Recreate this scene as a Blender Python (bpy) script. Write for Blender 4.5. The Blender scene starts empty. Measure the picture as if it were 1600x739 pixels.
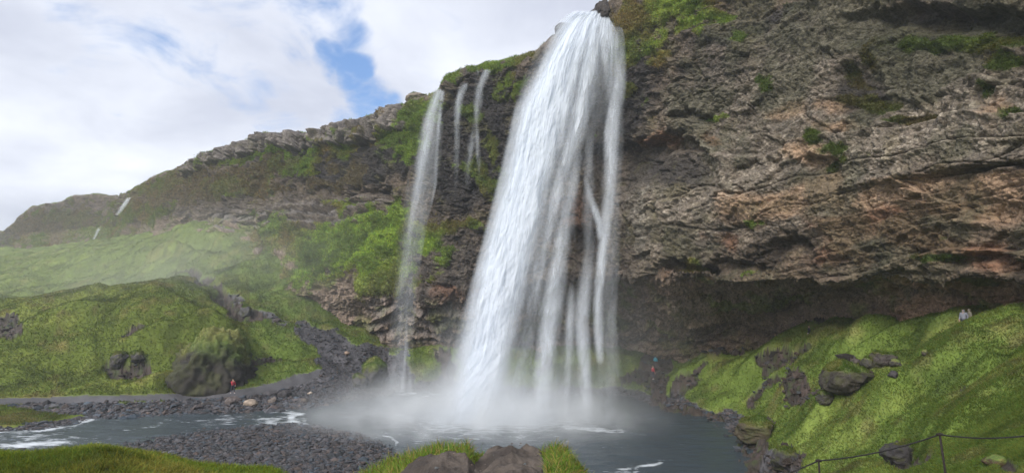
import bpy, math, random, time
import numpy as np
from mathutils import Vector
T0 = time.time()
random.seed(7)
rng = np.random.default_rng(11)
C = bpy.context.scene.collection

# ------------------------------------------------------------------ camera model
F, H, TH = 900.0, 13.0, math.radians(6.0)      # focal length for a 1600 px wide frame, eye height over the pool, pitch
ct, st = math.cos(TH), math.sin(TH)
def slope(py):                                 # rise per metre of forward distance
    b = (369.5 - np.asarray(py, float)) / F
    return (st + b*ct) / (ct - b*st)
def lat(px, py):                               # sideways metres per metre of forward distance
    b = (369.5 - np.asarray(py, float)) / F
    return (np.asarray(px, float) - 800) / F / (ct - b*st)
def W(px, py, d):
    d = np.asarray(d, float)
    return np.stack([lat(px, py)*d, d + 0*lat(px, py), H + slope(py)*d], -1)
def proj(p):
    y = p[..., 1]*ct + (p[..., 2]-H)*st
    v = -p[..., 1]*st + (p[..., 2]-H)*ct
    y = np.where(np.abs(y) < 1e-3, 1e-3, y)
    return 800 + F*p[..., 0]/y, 369.5 - F*v/y
def dz(py, z):                                 # forward distance at which the line through py meets height z
    return (z - H) / slope(py)

# ------------------------------------------------------------------ noise
def _h(ix, iy, iz, s):
    n = (ix.astype(np.uint32)*np.uint32(374761393) + iy.astype(np.uint32)*np.uint32(668265263)
         + iz.astype(np.uint32)*np.uint32(2147483647 & 0x5bd1e995) + np.uint32((s*974634777) & 0xffffffff))
    n ^= n >> np.uint32(13); n *= np.uint32(1274126177); n ^= n >> np.uint32(16); n *= np.uint32(2246822519); n ^= n >> np.uint32(15)
    return n
def hashf(ix, iy, iz, s=0):
    return (_h(ix, iy, iz, s) & np.uint32(0xffffff)).astype(np.float32) / 16777216.0
def vnoise(x, y, z, s=0):                      # smooth value noise in -1..1
    x, y, z = (np.asarray(a, np.float32) for a in (x, y, z))
    fx, fy, fz = np.floor(x), np.floor(y), np.floor(z)
    ix, iy, iz = fx.astype(np.int64), fy.astype(np.int64), fz.astype(np.int64)
    tx, ty, tz = x-fx, y-fy, z-fz
    tx = tx*tx*tx*(tx*(tx*6-15)+10); ty = ty*ty*ty*(ty*(ty*6-15)+10); tz = tz*tz*tz*(tz*(tz*6-15)+10)
    r = 0
    for a in (0, 1):
        for b in (0, 1):
            for c in (0, 1):
                w = (tx if a else 1-tx)*(ty if b else 1-ty)*(tz if c else 1-tz)
                r = r + w*hashf(ix+a, iy+b, iz+c, s)
    return r*2-1
def fbm(p, scale, octs=4, s=0, gain=.5, squash=1.0, ridged=False):
    x, y, z = p[..., 0]/scale, p[..., 1]/scale, p[..., 2]/scale*squash
    a, r, t = 1.0, 0, 0
    for o in range(octs):
        # rotate a little each octave so that the lattice never shows
        x, y, z = x*.80+y*.60+o*3.7, -x*.60+y*.80+z*.1, z+x*.11
        n = vnoise(x, y, z, s+o*17)
        if ridged: n = 1-2*np.abs(n)
        r = r + a*n; t += a
        a *= gain; x, y, z = x*2.03, y*2.03, z*2.03
    return r/t*1.35
def worley(p, scale, s=0, squash=1.0, stretch=1.0, facet=False):   # (distance to the nearest point, gap to the second, id of the cell)
    x, y, z = p[..., 0].ravel()/scale/stretch, p[..., 1].ravel()/scale/stretch, p[..., 2].ravel()/scale*squash
    ix, iy, iz = np.floor(x).astype(np.int64), np.floor(y).astype(np.int64), np.floor(z).astype(np.int64)
    d1 = np.full(x.shape, 9., np.float32); d2 = d1.copy(); idn = np.zeros(x.shape, np.float32); fac = np.zeros(x.shape, np.float32)
    for a in (-1, 0, 1):
        for b in (-1, 0, 1):
            for c in (-1, 0, 1):
                jx, jy, jz = ix+a, iy+b, iz+c
                ax, ay, az = jx+hashf(jx, jy, jz, s)-x, jy+hashf(jx, jy, jz, s+1)-y, jz+hashf(jx, jy, jz, s+2)-z
                q = (ax*ax+ay*ay+az*az).astype(np.float32)
                near = q < d1
                d2 = np.where(near, d1, np.minimum(d2, q))
                hh = hashf(jx, jy, jz, s+3)
                idn = np.where(near, hh, idn); d1 = np.where(near, q, d1)
                if facet:               # every cell is a flat facet with a tilt of its own
                    fac = np.where(near, ax*(hashf(jx, jy, jz, s+4)*2-1)+ay*(hashf(jx, jy, jz, s+5)*2-1)+az*(hashf(jx, jy, jz, s+6)*2-1), fac)
    sh = p[..., 0].shape
    if facet: return np.sqrt(d1).reshape(sh), (np.sqrt(d2)-np.sqrt(d1)).reshape(sh), idn.reshape(sh), fac.reshape(sh)
    return np.sqrt(d1).reshape(sh), (np.sqrt(d2)-np.sqrt(d1)).reshape(sh), idn.reshape(sh)
def sstep(a, b, x):
    t = np.clip((x-a)/(b-a), 0, 1); return t*t*(3-2*t)
def mix(a, b, t):
    return a*(1-t[..., None]) + np.asarray(b)*t[..., None]
def smooth(a, n, axis):
    if n < 1: return a
    k = np.hanning(2*n+3)[1:-1]; k /= k.sum()
    pad = [(0, 0)]*a.ndim; pad[axis] = (n, n)
    b = np.pad(a, pad, mode='edge')
    return np.apply_along_axis(lambda v: np.convolve(v, k, 'valid'), axis, b)
def blob(px, py, cx, cy, rx, ry, ang=0.0):
    c, s = math.cos(math.radians(ang)), math.sin(math.radians(ang))
    x, y = px-cx, py-cy
    u, v = (x*c - y*s)/rx, (x*s + y*c)/ry           # ang: counter-clockwise as seen in the picture
    return np.exp(-(u*u+v*v)*1.2)
def inpoly(x, y, poly):
    r = np.zeros(x.shape, bool); n = len(poly)
    for i in range(n):
        x1, y1 = poly[i]; x2, y2 = poly[(i+1) % n]
        if y1 == y2: continue
        c = ((y1 > y) != (y2 > y)) & (x < (x2-x1)*(y-y1)/(y2-y1)+x1)
        r ^= c
    return r

# ------------------------------------------------------------------ objects
def tag(o, label=None, cat=None, group=None, kind=None):
    if label: o['label'] = label
    if cat: o['category'] = cat
    if group: o['group'] = group
    if kind: o['kind'] = kind
    return o
def mesh_obj(name, V, Fc, m, parent=None, col=None, attrs=None, smooth_=True):
    """V (n,3); Fc (k,3) or (k,4) all the same size"""
    V = np.ascontiguousarray(V, np.float32); Fc = np.ascontiguousarray(Fc, np.int32)
    me = bpy.data.meshes.new(name); k, q = Fc.shape
    me.vertices.add(len(V)); me.vertices.foreach_set('co', V.ravel())
    me.loops.add(k*q); me.loops.foreach_set('vertex_index', Fc.ravel())
    me.polygons.add(k); me.polygons.foreach_set('loop_start', np.arange(0, k*q, q, dtype=np.int32))
    me.update(calc_edges=True)
    me.polygons.foreach_set('use_smooth', np.full(k, smooth_, bool))
    if col is not None:
        a = me.color_attributes.new('Col', 'FLOAT_COLOR', 'POINT')
        c4 = np.ones((len(V), 4), np.float32); c4[:, :3] = np.clip(col, 0, 1); a.data.foreach_set('color', c4.ravel())
    for nm, val in (attrs or {}).items():
        a = me.attributes.new(nm, 'FLOAT', 'POINT'); a.data.foreach_set('value', np.ascontiguousarray(val, np.float32).ravel())
    if m: me.materials.append(m)
    o = bpy.data.objects.new(name, me); C.objects.link(o)
    if parent: o.parent = parent
    return o
def grid_faces(nr, nc):
    i = np.arange(nr*nc, dtype=np.int32).reshape(nr, nc)
    return np.stack([i[:-1, :-1], i[:-1, 1:], i[1:, 1:], i[1:, :-1]], -1)
def sub_obj(name, V, faces, m, col=None, attrs=None, **kw):       # keeps only the vertices that the faces use
    f = faces.reshape(-1, faces.shape[-1]); used = np.zeros(len(V), bool); used[f.ravel()] = True
    re = np.cumsum(used)-1
    return mesh_obj(name, V[used], re[f], m, col=None if col is None else col[used],
                    attrs={k: v[used] for k, v in (attrs or {}).items()}, **kw)

# ------------------------------------------------------------------ materials
def nt(name):
    m = bpy.data.materials.new(name); m.use_nodes = True
    t = m.node_tree; t.nodes.clear()
    return m, t, t.nodes, t.links
def ground_mat(name, rough=.95, s1=3.0, s2=.25, bump=.4, dist=.15, var=.35, spec=.2, vor=None, hue=0.0, wet=None):
    m, t, N, L = nt(name)
    out = N.new('ShaderNodeOutputMaterial'); b = N.new('ShaderNodeBsdfPrincipled'); L.new(b.outputs[0], out.inputs[0])
    b.inputs['Roughness'].default_value = rough; b.inputs['Specular IOR Level'].default_value = spec
    at = N.new('ShaderNodeAttribute'); at.attribute_name = 'Col'
    tc = N.new('ShaderNodeTexCoord')
    def noise(scale, det):
        n = N.new('ShaderNodeTexNoise'); n.inputs['Scale'].default_value = scale; n.inputs['Detail'].default_value = det
        n.inputs['Roughness'].default_value = .65; L.new(tc.outputs['Object'], n.inputs['Vector']); return n
    n1, n2 = noise(1/s1, 5), noise(1/s2, 4)
    ad = N.new('ShaderNodeMath'); ad.operation = 'ADD'; L.new(n1.outputs[0], ad.inputs[0]); L.new(n2.outputs[0], ad.inputs[1])
    mr = N.new('ShaderNodeMapRange'); mr.inputs['From Min'].default_value = .7; mr.inputs['From Max'].default_value = 1.3
    mr.inputs['To Min'].default_value = 1-var; mr.inputs['To Max'].default_value = 1+var; L.new(ad.outputs[0], mr.inputs[0])
    vm = N.new('ShaderNodeVectorMath'); vm.operation = 'SCALE'; L.new(at.outputs['Color'], vm.inputs[0]); L.new(mr.outputs[0], vm.inputs['Scale'])
    last = vm.outputs[0]; hgt = ad.outputs[0]
    if vor:
        v = N.new('ShaderNodeTexVoronoi'); v.inputs['Scale'].default_value = 1/vor; L.new(tc.outputs['Object'], v.inputs['Vector'])
        wn = N.new('ShaderNodeMapRange'); L.new(v.outputs['Color'], wn.inputs[0])
        wn.inputs['To Min'].default_value = .62; wn.inputs['To Max'].default_value = 1.5
        v2 = N.new('ShaderNodeVectorMath'); v2.operation = 'SCALE'; L.new(last, v2.inputs[0]); L.new(wn.outputs[0], v2.inputs['Scale']); last = v2.outputs[0]
        sb = N.new('ShaderNodeMath'); sb.operation = 'SUBTRACT'; L.new(hgt, sb.inputs[0]); L.new(v.outputs['Distance'], sb.inputs[1]); hgt = sb.outputs[0]
    L.new(last, b.inputs['Base Color'])
    bp = N.new('ShaderNodeBump'); bp.inputs['Strength'].default_value = bump; bp.inputs['Distance'].default_value = dist
    L.new(hgt, bp.inputs['Height']); L.new(bp.outputs[0], b.inputs['Normal'])
    return m
def leaf_mat(name, trans=.35):
    m, t, N, L = nt(name)
    out = N.new('ShaderNodeOutputMaterial'); at = N.new('ShaderNodeAttribute'); at.attribute_name = 'Col'
    d = N.new('ShaderNodeBsdfDiffuse'); tr = N.new('ShaderNodeBsdfTranslucent'); mx = N.new('ShaderNodeMixShader'); mx.inputs[0].default_value = trans
    L.new(at.outputs['Color'], d.inputs[0]); L.new(at.outputs['Color'], tr.inputs[0])
    L.new(d.outputs[0], mx.inputs[1]); L.new(tr.outputs[0], mx.inputs[2]); L.new(mx.outputs[0], out.inputs[0])
    return m
def flat_mat(name, col, rough=.8, scale=20, var=.25, bump=.2, metal=0.0):
    m, t, N, L = nt(name)
    out = N.new('ShaderNodeOutputMaterial'); b = N.new('ShaderNodeBsdfPrincipled'); L.new(b.outputs[0], out.inputs[0])
    b.inputs['Roughness'].default_value = rough; b.inputs['Metallic'].default_value = metal
    tc = N.new('ShaderNodeTexCoord'); n = N.new('ShaderNodeTexNoise'); n.inputs['Scale'].default_value = scale; n.inputs['Detail'].default_value = 4
    L.new(tc.outputs['Object'], n.inputs['Vector'])
    mr = N.new('ShaderNodeMapRange'); mr.inputs['To Min'].default_value = 1-var; mr.inputs['To Max'].default_value = 1+var; L.new(n.outputs[0], mr.inputs[0])
    vm = N.new('ShaderNodeVectorMath'); vm.operation = 'SCALE'; vm.inputs[0].default_value = col; L.new(mr.outputs[0], vm.inputs['Scale'])
    L.new(vm.outputs[0], b.inputs['Base Color'])
    bp = N.new('ShaderNodeBump'); bp.inputs['Strength'].default_value = bump; bp.inputs['Distance'].default_value = .02
    L.new(n.outputs[0], bp.inputs['Height']); L.new(bp.outputs[0], b.inputs['Normal'])
    return m
M_ROCK = ground_mat('cliff_rock', rough=.85, s1=.7, s2=.09, bump=.8, dist=.16, var=.5, spec=.3, vor=.20)
M_GRASS = ground_mat('grass_turf', s1=1.6, s2=.12, bump=.35, dist=.08, var=.25, spec=.05)
M_GRAVEL = ground_mat('black_gravel', rough=.75, s1=2.0, s2=.06, bump=.7, dist=.06, var=.35, spec=.35, vor=.16)
M_PATH = ground_mat('trodden_gravel', rough=.85, s1=3.0, s2=.08, bump=.4, dist=.04, var=.4, spec=.2)
M_EARTH = ground_mat('bare_earth', rough=.8, s1=.5, s2=.04, bump=.6, dist=.03, var=.3, spec=.3)
M_STONE = ground_mat('boulder_rock', rough=.8, s1=.7, s2=.08, bump=.8, dist=.08, var=.4, spec=.35)
M_LEAF = leaf_mat('leaf_blades', .48)

# colours of the things themselves; the wet black also serves as painted shade
G_MID, G_LIT, G_DRY, G_DRK = (np.array(c) for c in ((.112, .160, .034), (.185, .235, .055), (.225, .20, .080), (.05, .075, .020)))
R_DRK, R_MID, R_LGT, R_TAN, R_RED, R_WET_SHADE = (np.array(c) for c in ((.065, .052, .042), (.215, .168, .128), (.40, .36, .31), (.40, .28, .195), (.25, .13, .08), (.022, .021, .022)))
GRAV = np.array((.062, .060, .066))

# ================================================================== TERRAIN
K = []                                          # control points (u, ln d, z)
def kd(px, py, d): K.append((float(lat(px, py)), math.log(d), float(H+slope(py)*d)))
def kz(px, py, z, at=None):
    d = float(dz(py, z)); K.append((float(lat(px, py)), math.log(d), z))
def kb(px, py, z): d = float(dz(py, 0)); K.append((float(lat(px, py)), math.log(d), z))    # under the water
def ku(u, d, z): K.append((u, math.log(d), z))
# pool and river bed
for p in ((625, 640), (700, 655), (800, 640), (900, 655), (1000, 642), (1060, 680), (1000, 728), (900, 738), (760, 730), (680, 700), (570, 650), (1110, 705), (1100, 738)): kb(*p, -1.3)
for p in ((500, 652), (400, 655), (300, 660), (200, 670), (100, 680), (0, 684), (-120, 688)): kb(*p, -.5)
# gravel bar and near shore
for p in ((180, 700), (250, 684), (330, 672), (430, 664), (520, 671), (590, 690), (628, 716), (640, 739), (60, 704), (-60, 706)): kz(*p, 0.0)
for p in ((450, 700), (350, 715), (540, 715), (250, 712)): kz(*p, .45)
for px in (-200, 0, 200, 400, 560): ku((px-800)/F, 38, 1.0)
# far shore, path, scree
for p in ((130, 648), (220, 650), (300, 643), (400, 640), (450, 640), (520, 630), (590, 618), (640, 613), (700, 612), (800, 611), (900, 612), (960, 616), (1010, 628), (1050, 640)): kz(*p, 0.0)
kz(40, 652, .5); kz(-60, 650, .6); kz(100, 651, .25)
for p in ((-150, 628, 1.2), (0, 627, 1.2), (150, 623, 1.2), (250, 620, 1.2), (340, 617, 1.2), (400, 611, 1.3), (440, 602, 1.5), (480, 588, 2.2), (520, 568, 3.3), (545, 550, 4.6), (590, 585, 1.5), (560, 603, .9), (600, 560, 3.4)): kz(*p)
# green bank at the back of the pool
for p in ((660, 590, 1.2), (650, 560, 3.4), (690, 545, 4.6), (740, 575, 2.2), (800, 580, 2.2), (860, 565, 4.0), (900, 590, 1.5), (950, 590, 1.8), (980, 570, 3.4), (930, 562, 4.0), (1030, 590, 1.6), (1040, 615, .5), (1032, 568, 3.6)): kz(*p)
for px in (620, 700, 800, 900, 1000): ku((px-800)/F, 95, 5.4); ku((px-800)/F, 112, 6)
# mossy slope
for p in ((1055, 600, 73), (1045, 575, 76), (1095, 560, 76), (1180, 552, 70), (1270, 514, 61), (1340, 502, 52), (1480, 493, 43.5), (1600, 496, 37), (1750, 492, 30), (2000, 480, 20),
          (1100, 610, 69), (1200, 600, 62), (1200, 640, 57), (1250, 560, 60), (1300, 545, 56), (1300, 600, 49), (1400, 540, 50), (1500, 540, 42), (1600, 540, 33), (1390, 600, 43), (1300, 660, 44), (1230, 690, 46),
          (1480, 600, 34), (1600, 600, 24), (1750, 600, 16), (1370, 650, 38), (1440, 625, 35), (1450, 690, 25), (1520, 680, 22), (1600, 680, 17), (1400, 739, 21), (1500, 739, 15.5), (1600, 739, 12.3), (1300, 735, 30), (1230, 725, 42)): kd(*p)
for p in ((1065, 632), (1120, 652), (1150, 668), (1168, 690), (1180, 715), (1190, 745)): kz(*p, 0.0)
for px, d, z in ((1270, 72, 8.5), (1400, 57, 10), (1600, 47, 11), (1180, 80, 4.5), (1800, 42, 11)): ku((px-800)/F, d, z)
for px in (285, 330, 372): ku((px-800)/F*1.02, 75.0, 1.2)
# knoll by the path and the hillside behind it
for p in ((0, 610, 72), (100, 612, 71.5), (200, 611, 71), (270, 608, 72), (380, 605, 73), (-150, 612, 71),
          (0, 540, 77), (100, 540, 78), (200, 545, 76), (280, 530, 79), (150, 580, 73.5), (225, 585, 73), (340, 526, 80), (374, 545, 80), (300, 518, 80), (250, 560, 75), (405, 600, 78), (405, 560, 84),
          (0, 480, 88), (100, 466, 92), (200, 447, 92), (280, 438, 92), (330, 480, 86), (362, 516, 82), (-150, 490, 90)): kd(*p)
for p in ((0, 478, 108), (100, 470, 112), (200, 462, 112), (300, 450, 106)): kd(*p)
for p in ((0, 420, 165), (100, 400, 165), (60, 440, 135), (200, 374, 158), (200, 420, 130), (280, 360, 140), (340, 350, 127), (300, 410, 114), (350, 400, 112), (400, 375, 118), (440, 385, 110), (390, 440, 98), (330, 440, 101),
          (420, 500, 88), (360, 470, 93), (400, 540, 84), (440, 575, 81), (490, 575, 81), (470, 545, 85), (500, 530, 90), (430, 595, 77), (400, 600, 75)): kd(*p)
for p in ((-150, 430, 180), (0, 395, 230), (-150, 400, 260)): kd(*p)
ku(-.9, 420, 42); ku(-1.2, 600, 44); ku(-.5, 300, 46); ku(-.3, 220, 40); ku(0, 200, 30); ku(.5, 150, 25)
# ground on the near side, from the eye down to the shore
for u in (-1.3, -.9, -.5, -.15, .2, .55):
    ku(u, 2, 11.3); ku(u, 5, 10.8); ku(u, 9, 9.5); ku(u, 14, 7.6); ku(u, 22, 4.6 if u > -.4 else 5.6); ku(u, 32, 1.4)
ku(.9, 2, 11.3); ku(.9, 5, 10.7); ku(.9, 9, 9.9); ku(1.3, 4, 10.9); ku(1.3, 10, 10.6); ku(.75, 9, 9.75); ku(.35, 36, .6)
Kp = np.array(K)
def tps(Kp, lam=2e-3):
    n = len(Kp); X = Kp[:, :2]
    def phi(r2): return .5*r2*np.log(r2+1e-12)
    D = ((X[:, None]-X[None])**2).sum(-1)
    A = np.zeros((n+3, n+3)); A[:n, :n] = phi(D)+lam*np.eye(n); A[:n, n] = 1; A[:n, n+1:] = X; A[n, :n] = 1; A[n+1:, :n] = X.T
    sol = np.linalg.solve(A, np.concatenate([Kp[:, 2], [0, 0, 0]]))
    def f(u, w):
        r = np.full(u.shape, sol[n]) + sol[n+1]*u + sol[n+2]*w
        for i in range(n):
            r += sol[i]*phi((u-X[i, 0])**2+(w-X[i, 1])**2)
        return r
    return f
base_z = tps(Kp)
# coarse solve, then refined bilinearly on the full grid
NU, NW = 1350, 980
U1, W0, W1 = 2.3, math.log(1.8), math.log(520.0)
uc, wc = np.linspace(-U1, U1, 400), np.linspace(W0, W1, 300)
UC, WC = np.meshgrid(uc, wc); ZC = base_z(UC, WC)
# more columns and rows where the camera looks
def warp_axis(n, a, b, dens):
    t = np.linspace(a, b, 4000); c = np.cumsum(dens(t)); c = (c-c[0])/(c[-1]-c[0]); return np.interp(np.linspace(0, 1, n), c, t)
ug = warp_axis(NU, -U1, U1, lambda t: np.where(np.abs(t) < .93, 1.0, .14))
wg = warp_axis(NW, W0, W1, lambda t: np.where(t < math.log(6), .25, np.where(t < math.log(115), 1.0, .45)))
def bil(u, w, Z):
    fu = np.clip((u+U1)/(2*U1)*(len(uc)-1), 0, len(uc)-1.001); fw = np.clip((w-W0)/(W1-W0)*(len(wc)-1), 0, len(wc)-1.001)
    i, j = fu.astype(int), fw.astype(int); a, b = fu-i, fw-j
    return (Z[j, i]*(1-a)+Z[j, i+1]*a)*(1-b)+(Z[j+1, i]*(1-a)+Z[j+1, i+1]*a)*b
def mound(u, d, Z):
    px = 800+F*u*1.03
    crest = np.interp(px, [520, 560, 600, 640, 690, 732, 742, 752, 770, 800, 825, 850, 868, 885, 900, 925, 945],
                      [9.6, 10.35, 10.5, 10.62, 10.76, 10.76, 10.62, 10.62, 10.72, 10.79, 10.74, 10.72, 10.82, 10.76, 10.6, 10.3, 9.7])
    dd = d-8.8
    m = crest - np.where(dd > 0, dd*1.1+dd*dd*.8, -dd*-.03) + np.where(dd < 0, -.04*dd, 0)
    k = sstep(4.5, 7, d)
    m = m*k + Z*(1-k)
    return np.maximum(Z, m), sstep(-.25, .05, m-Z)
def lbank(u, d, Z):                             # grassy shoulder low on the left of the view
    px = 800+F*u*1.03
    cy = np.interp(px, [-300, 0, 150, 240, 300, 400, 480], [716, 710, 703, 714, 728, 741, 760])
    cz = H+slope(cy)*20
    dd = d-20
    m = cz - np.where(dd > 0, dd*.75, 0) + np.where(dd < 0, -dd*.24, 0)
    k = sstep(9, 14, d)*sstep(520, 430, px)
    return np.where(k > 0, np.maximum(Z, Z*(1-k)+m*k), Z)
def terrain_z(u, d, detail=True):
    z = bil(u, np.log(d), ZC)
    z, mm = mound(u, d, z); z = lbank(u, d, z)
    p = np.stack([u*d, d, z*0.0], -1)
    lod = np.clip(d/60, .12, 1.6)
    land = sstep(-.3, .8, z)
    nearf = sstep(12, 30, d)
    h = fbm(p, 9.0, 3, s=3)*.9*nearf*land*sstep(1.5, 5, z) + fbm(p, 2.6, 3, s=9)*.30*sstep(10, 22, d)*sstep(.8, 3, z)
    h += fbm(p, .8, 2, s=31)*.09*sstep(.3, 1.5, z)*sstep(110, 30, d)
    h += fbm(p, .22, 2, s=77)*.03*(d < 40)
    return z+h, mm
UG, WG = np.meshgrid(ug, wg); DG = np.exp(WG)
ZG, MM = terrain_z(UG, DG)
PG = np.stack([UG*DG, DG, ZG], -1)
PX, PY = proj(PG)
print('terrain', time.time()-T0)
# hummocks: rounded turf cushions on the steep green ground
cush = np.abs(fbm(np.stack([PG[..., 0], PG[..., 1], PG[..., 2]*.5], -1)+fbm(PG, 5, 2, s=5)[..., None]*1.2, 7.0, 1, s=4))*(1.0+.1*sstep(950, 1050, PX))*sstep(22, 38, DG)*sstep(1.8, 4, ZG)
ZG = ZG+cush; PG[..., 2] = ZG
# larger folds of the turf: px, py, rx, ry, ang, height
for (cx, cy, rx, ry, ang, hh) in [(215, 560, 66, 30, 12, -2.4), (262, 516, 90, 9, 16, 1.0), (345, 508, 50, 9, -38, .9), (140, 560, 14, 40, 0, .9), (250, 590, 50, 9, 8, .9), (90, 520, 60, 10, 15, -.9), (60, 570, 60, 14, 0, -.8), (120, 490, 90, 6, 12, .7), (310, 470, 60, 8, -30, -1.4),
                                  (150, 430, 120, 6, 14, -1.4), (240, 400, 90, 7, 20, 1.4), (300, 380, 60, 8, -10, -1.6), (380, 400, 50, 10, 25, -1.8), (100, 445, 90, 5, 12, 1.0), (420, 440, 30, 16, 30, -1.4), (440, 590, 40, 5, 5, .6), (450, 560, 50, 5, 5, -.8),
                                  (1395, 640, 40, 26, 40, 1.3), (1310, 645, 44, 14, 22, 1.0), (1450, 585, 120, 12, 35, .9), (1530, 575, 100, 14, 35, -1.0), (1425, 690, 50, 22, 20, -1.3), (1270, 672, 70, 10, 32, .9), (1350, 690, 50, 12, 30, -.7), (1505, 655, 90, 16, 36, .6), (1570, 620, 70, 18, 36, -.6),
                                  (1350, 540, 90, 8, 18, -.8), (1160, 590, 40, 14, 40, .8), (1440, 530, 120, 8, 14, .7), (1280, 590, 24, 26, 20, -.8), (1130, 630, 40, 10, 20, .6)]:
    ZG = ZG + hh*blob(PX, PY, cx, cy, rx, ry, ang)*(DG > 12)
PG[..., 2] = ZG
# hollows and bare faces: (px, py, rx, ry, ang, depth)
jit = fbm(PG, 3.0, 3, s=21); jx, jy = PX+jit*16, PY+fbm(PG, 2.5, 3, s=22)*9
bare = np.zeros(PX.shape)
HOL = [(1195, 610, 30, 9, 35, 1.0), (1172, 628, 12, 8, 60, .8), (1243, 610, 22, 20, 30, 1.4), (1222, 570, 36, 11, 25, 1.2), (1252, 558, 18, 9, 10, .8), (1075, 592, 30, 7, 48, 1.1), (1065, 612, 20, 7, 30, .9),
       (1417, 705, 34, 24, -5, 1.0), (1235, 722, 28, 20, 30, 1.0), (1185, 668, 26, 14, 25, .7), (1320, 590, 40, 12, -20, .8), (1570, 722, 24, 7, -15, .25), (1285, 622, 18, 8, 25, .6), (1500, 596, 10, 5, 0, .2),
       (212, 518, 20, 8, 30, 1.0), (185, 570, 24, 12, 5, 1.8), (215, 558, 20, 7, 0, 1.4), (318, 440, 34, 8, -25, 1.6), (350, 470, 24, 12, -50, 1.6), (375, 490, 34, 12, -35, .8), (5, 520, 26, 16, 0, .8), (415, 572, 26, 5, 0, .6),
       (1005, 595, 12, 16, 0, .5), (1025, 590, 20, 40, 0, .4), (700, 575, 14, 24, 10, .8), (730, 560, 8, 20, 0, .5), (850, 573, 9, 16, 0, .3), (985, 592, 12, 6, 0, .3)]
for (cx, cy, rx, ry, ang, dep) in HOL:
    b = sstep(.28, .5, blob(jx, jy, cx, cy, rx*1.2, ry*1.3, ang))*(DG > 12)
    bare = np.maximum(bare, b); ZG = ZG - b*dep*.55
PG[..., 2] = ZG
# classes
pathc = np.interp(PX, [-400, 0, 200, 330, 400, 450, 480, 520], [628, 627, 622, 618, 611, 600, 590, 575])
pathw = np.interp(PX, [-400, 330, 450, 520], [5.0, 5.5, 7, 5])
is_path = (np.abs(PY-pathc+jit*1.2) < pathw) & (PX < 500) & (DG > 55) & (DG < 95)
scree = inpoly(jx, jy, [(345, 612), (430, 606), (505, 578), (490, 545), (455, 520), (470, 505), (520, 520), (560, 545), (640, 552), (640, 600), (655, 625), (560, 660), (345, 660)]) & (DG > 55) & (DG < 110)
gully = (fbm(PG, 2.0, 3, s=25) > .05) & inpoly(jx, jy, [(342, 462), (362, 458), (395, 484), (420, 495), (455, 518), (440, 522), (395, 504), (362, 490)]) & (DG > 80) & (DG < 108)
cleft = inpoly(jx, jy, [(1014, 600), (1016, 560), (1048, 556), (1052, 570), (1035, 600), (1050, 632), (1100, 650), (1160, 668), (1200, 700), (1190, 760), (1120, 760), (1040, 660), (1020, 640)]) & (DG > 40)
backrock = (DG > 62) & (PX > 1050) & (PX < 1290) & (jy < np.interp(PX, [1050, 1100, 1180, 1270], [566, 557, 548, 512]))
low = ZG < (.85+.5*jit)
island = inpoly(jx, jy, [(-200, 640), (100, 642), (140, 650), (100, 662), (-200, 668)]) & (DG > 50) & (DG < 75)
nearleft = (DG < 33) & (PX < 520)
is_rock = (bare > .5) | cleft | backrock
is_grav = ((low & ~((PX > 1000) & (DG < 30)))| scree | (DG > 36) & (DG < 60) & (PX < 640) & (ZG < 1.3) | gully) & ~island & ~nearleft
is_earth = (MM > .5) & inpoly(PX+jit*8, PY+jit*4, [(560, 900), (625, 741), (655, 719), (700, 709), (728, 712), (742, 727), (752, 715), (770, 690), (800, 690), (842, 700), (850, 728), (856, 760), (870, 1500), (300, 1500)]) & (DG < 12)
is_earth |= (DG < 5) & (np.abs(UG) < .7)
cls = np.zeros(PX.shape, int)                    # 0 grass
cls[is_rock] = 4; cls[is_grav] = 1; cls[is_rock & ~low & (bare > .5)] = 4
cls[cleft | backrock] = 4; cls[is_path] = 2; cls[is_earth] = 3
gv, gw = fbm(PG, 7, 4, s=41), fbm(PG, 1.3, 3, s=43)
gcol = np.broadcast_to(G_MID, PG.shape).copy()
gcol = mix(gcol, G_LIT, sstep(-.1, .9, gv+.4*gw)); gcol = mix(gcol, G_DRY, sstep(.15, .95, fbm(PG, 5, 4, s=47)+.35*gw)*.7)
gcol = mix(gcol, G_DRK, sstep(.05, .8, fbm(PG, 3.5, 4, s=53))*.65)
gcol = mix(gcol, (.13, .115, .05), sstep(.25, .8, fbm(PG, 1.7, 4, s=54)+.3*gv)*.6)
gcol = gcol*(1+.22*fbm(PG, .7, 3, s=56))[..., None]
# the knoll and the island carry drier, olive turf; the pool's spray keeps the slopes by it a cooler green
olive = ((DG > 65) & (DG < 100) & (PX < 390)) | island
gcol = np.where(olive[..., None], gcol*np.array((.92, .84, .82)), gcol)
gcol = np.where((MM > .5)[..., None], gcol*np.array((1.2, 1.1, 1.0)), gcol)
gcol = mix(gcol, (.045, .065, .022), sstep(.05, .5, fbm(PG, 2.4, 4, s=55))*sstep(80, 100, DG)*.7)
gcol = mix(gcol, (.15, .17, .08), sstep(90, 120, DG)*.35)  # far turf greyed with distance, mist painted into its colour
rcol = mix(np.broadcast_to(R_DRK*.6, PG.shape).copy(), (.072, .052, .046), sstep(-.4, .8, fbm(PG, 1.2, 4, s=61)))
rcol = mix(rcol, G_DRK, sstep(.2, .6, fbm(PG, .9, 3, s=63))*.6)
vcol = mix(np.broadcast_to(GRAV, PG.shape).copy(), GRAV*1.6, sstep(-.3, .8, fbm(PG, 1.0, 4, s=65)))
pcol = np.broadcast_to(np.array((.085, .083, .09)), PG.shape)*(1+.2*fbm(PG, 2, 3, s=67))[..., None]
ecol = mix(np.broadcast_to(np.array((.050, .040, .034)), PG.shape).copy(), (.105, .085, .070), sstep(-.4, .7, fbm(PG, .6, 4, s=69)))
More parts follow.
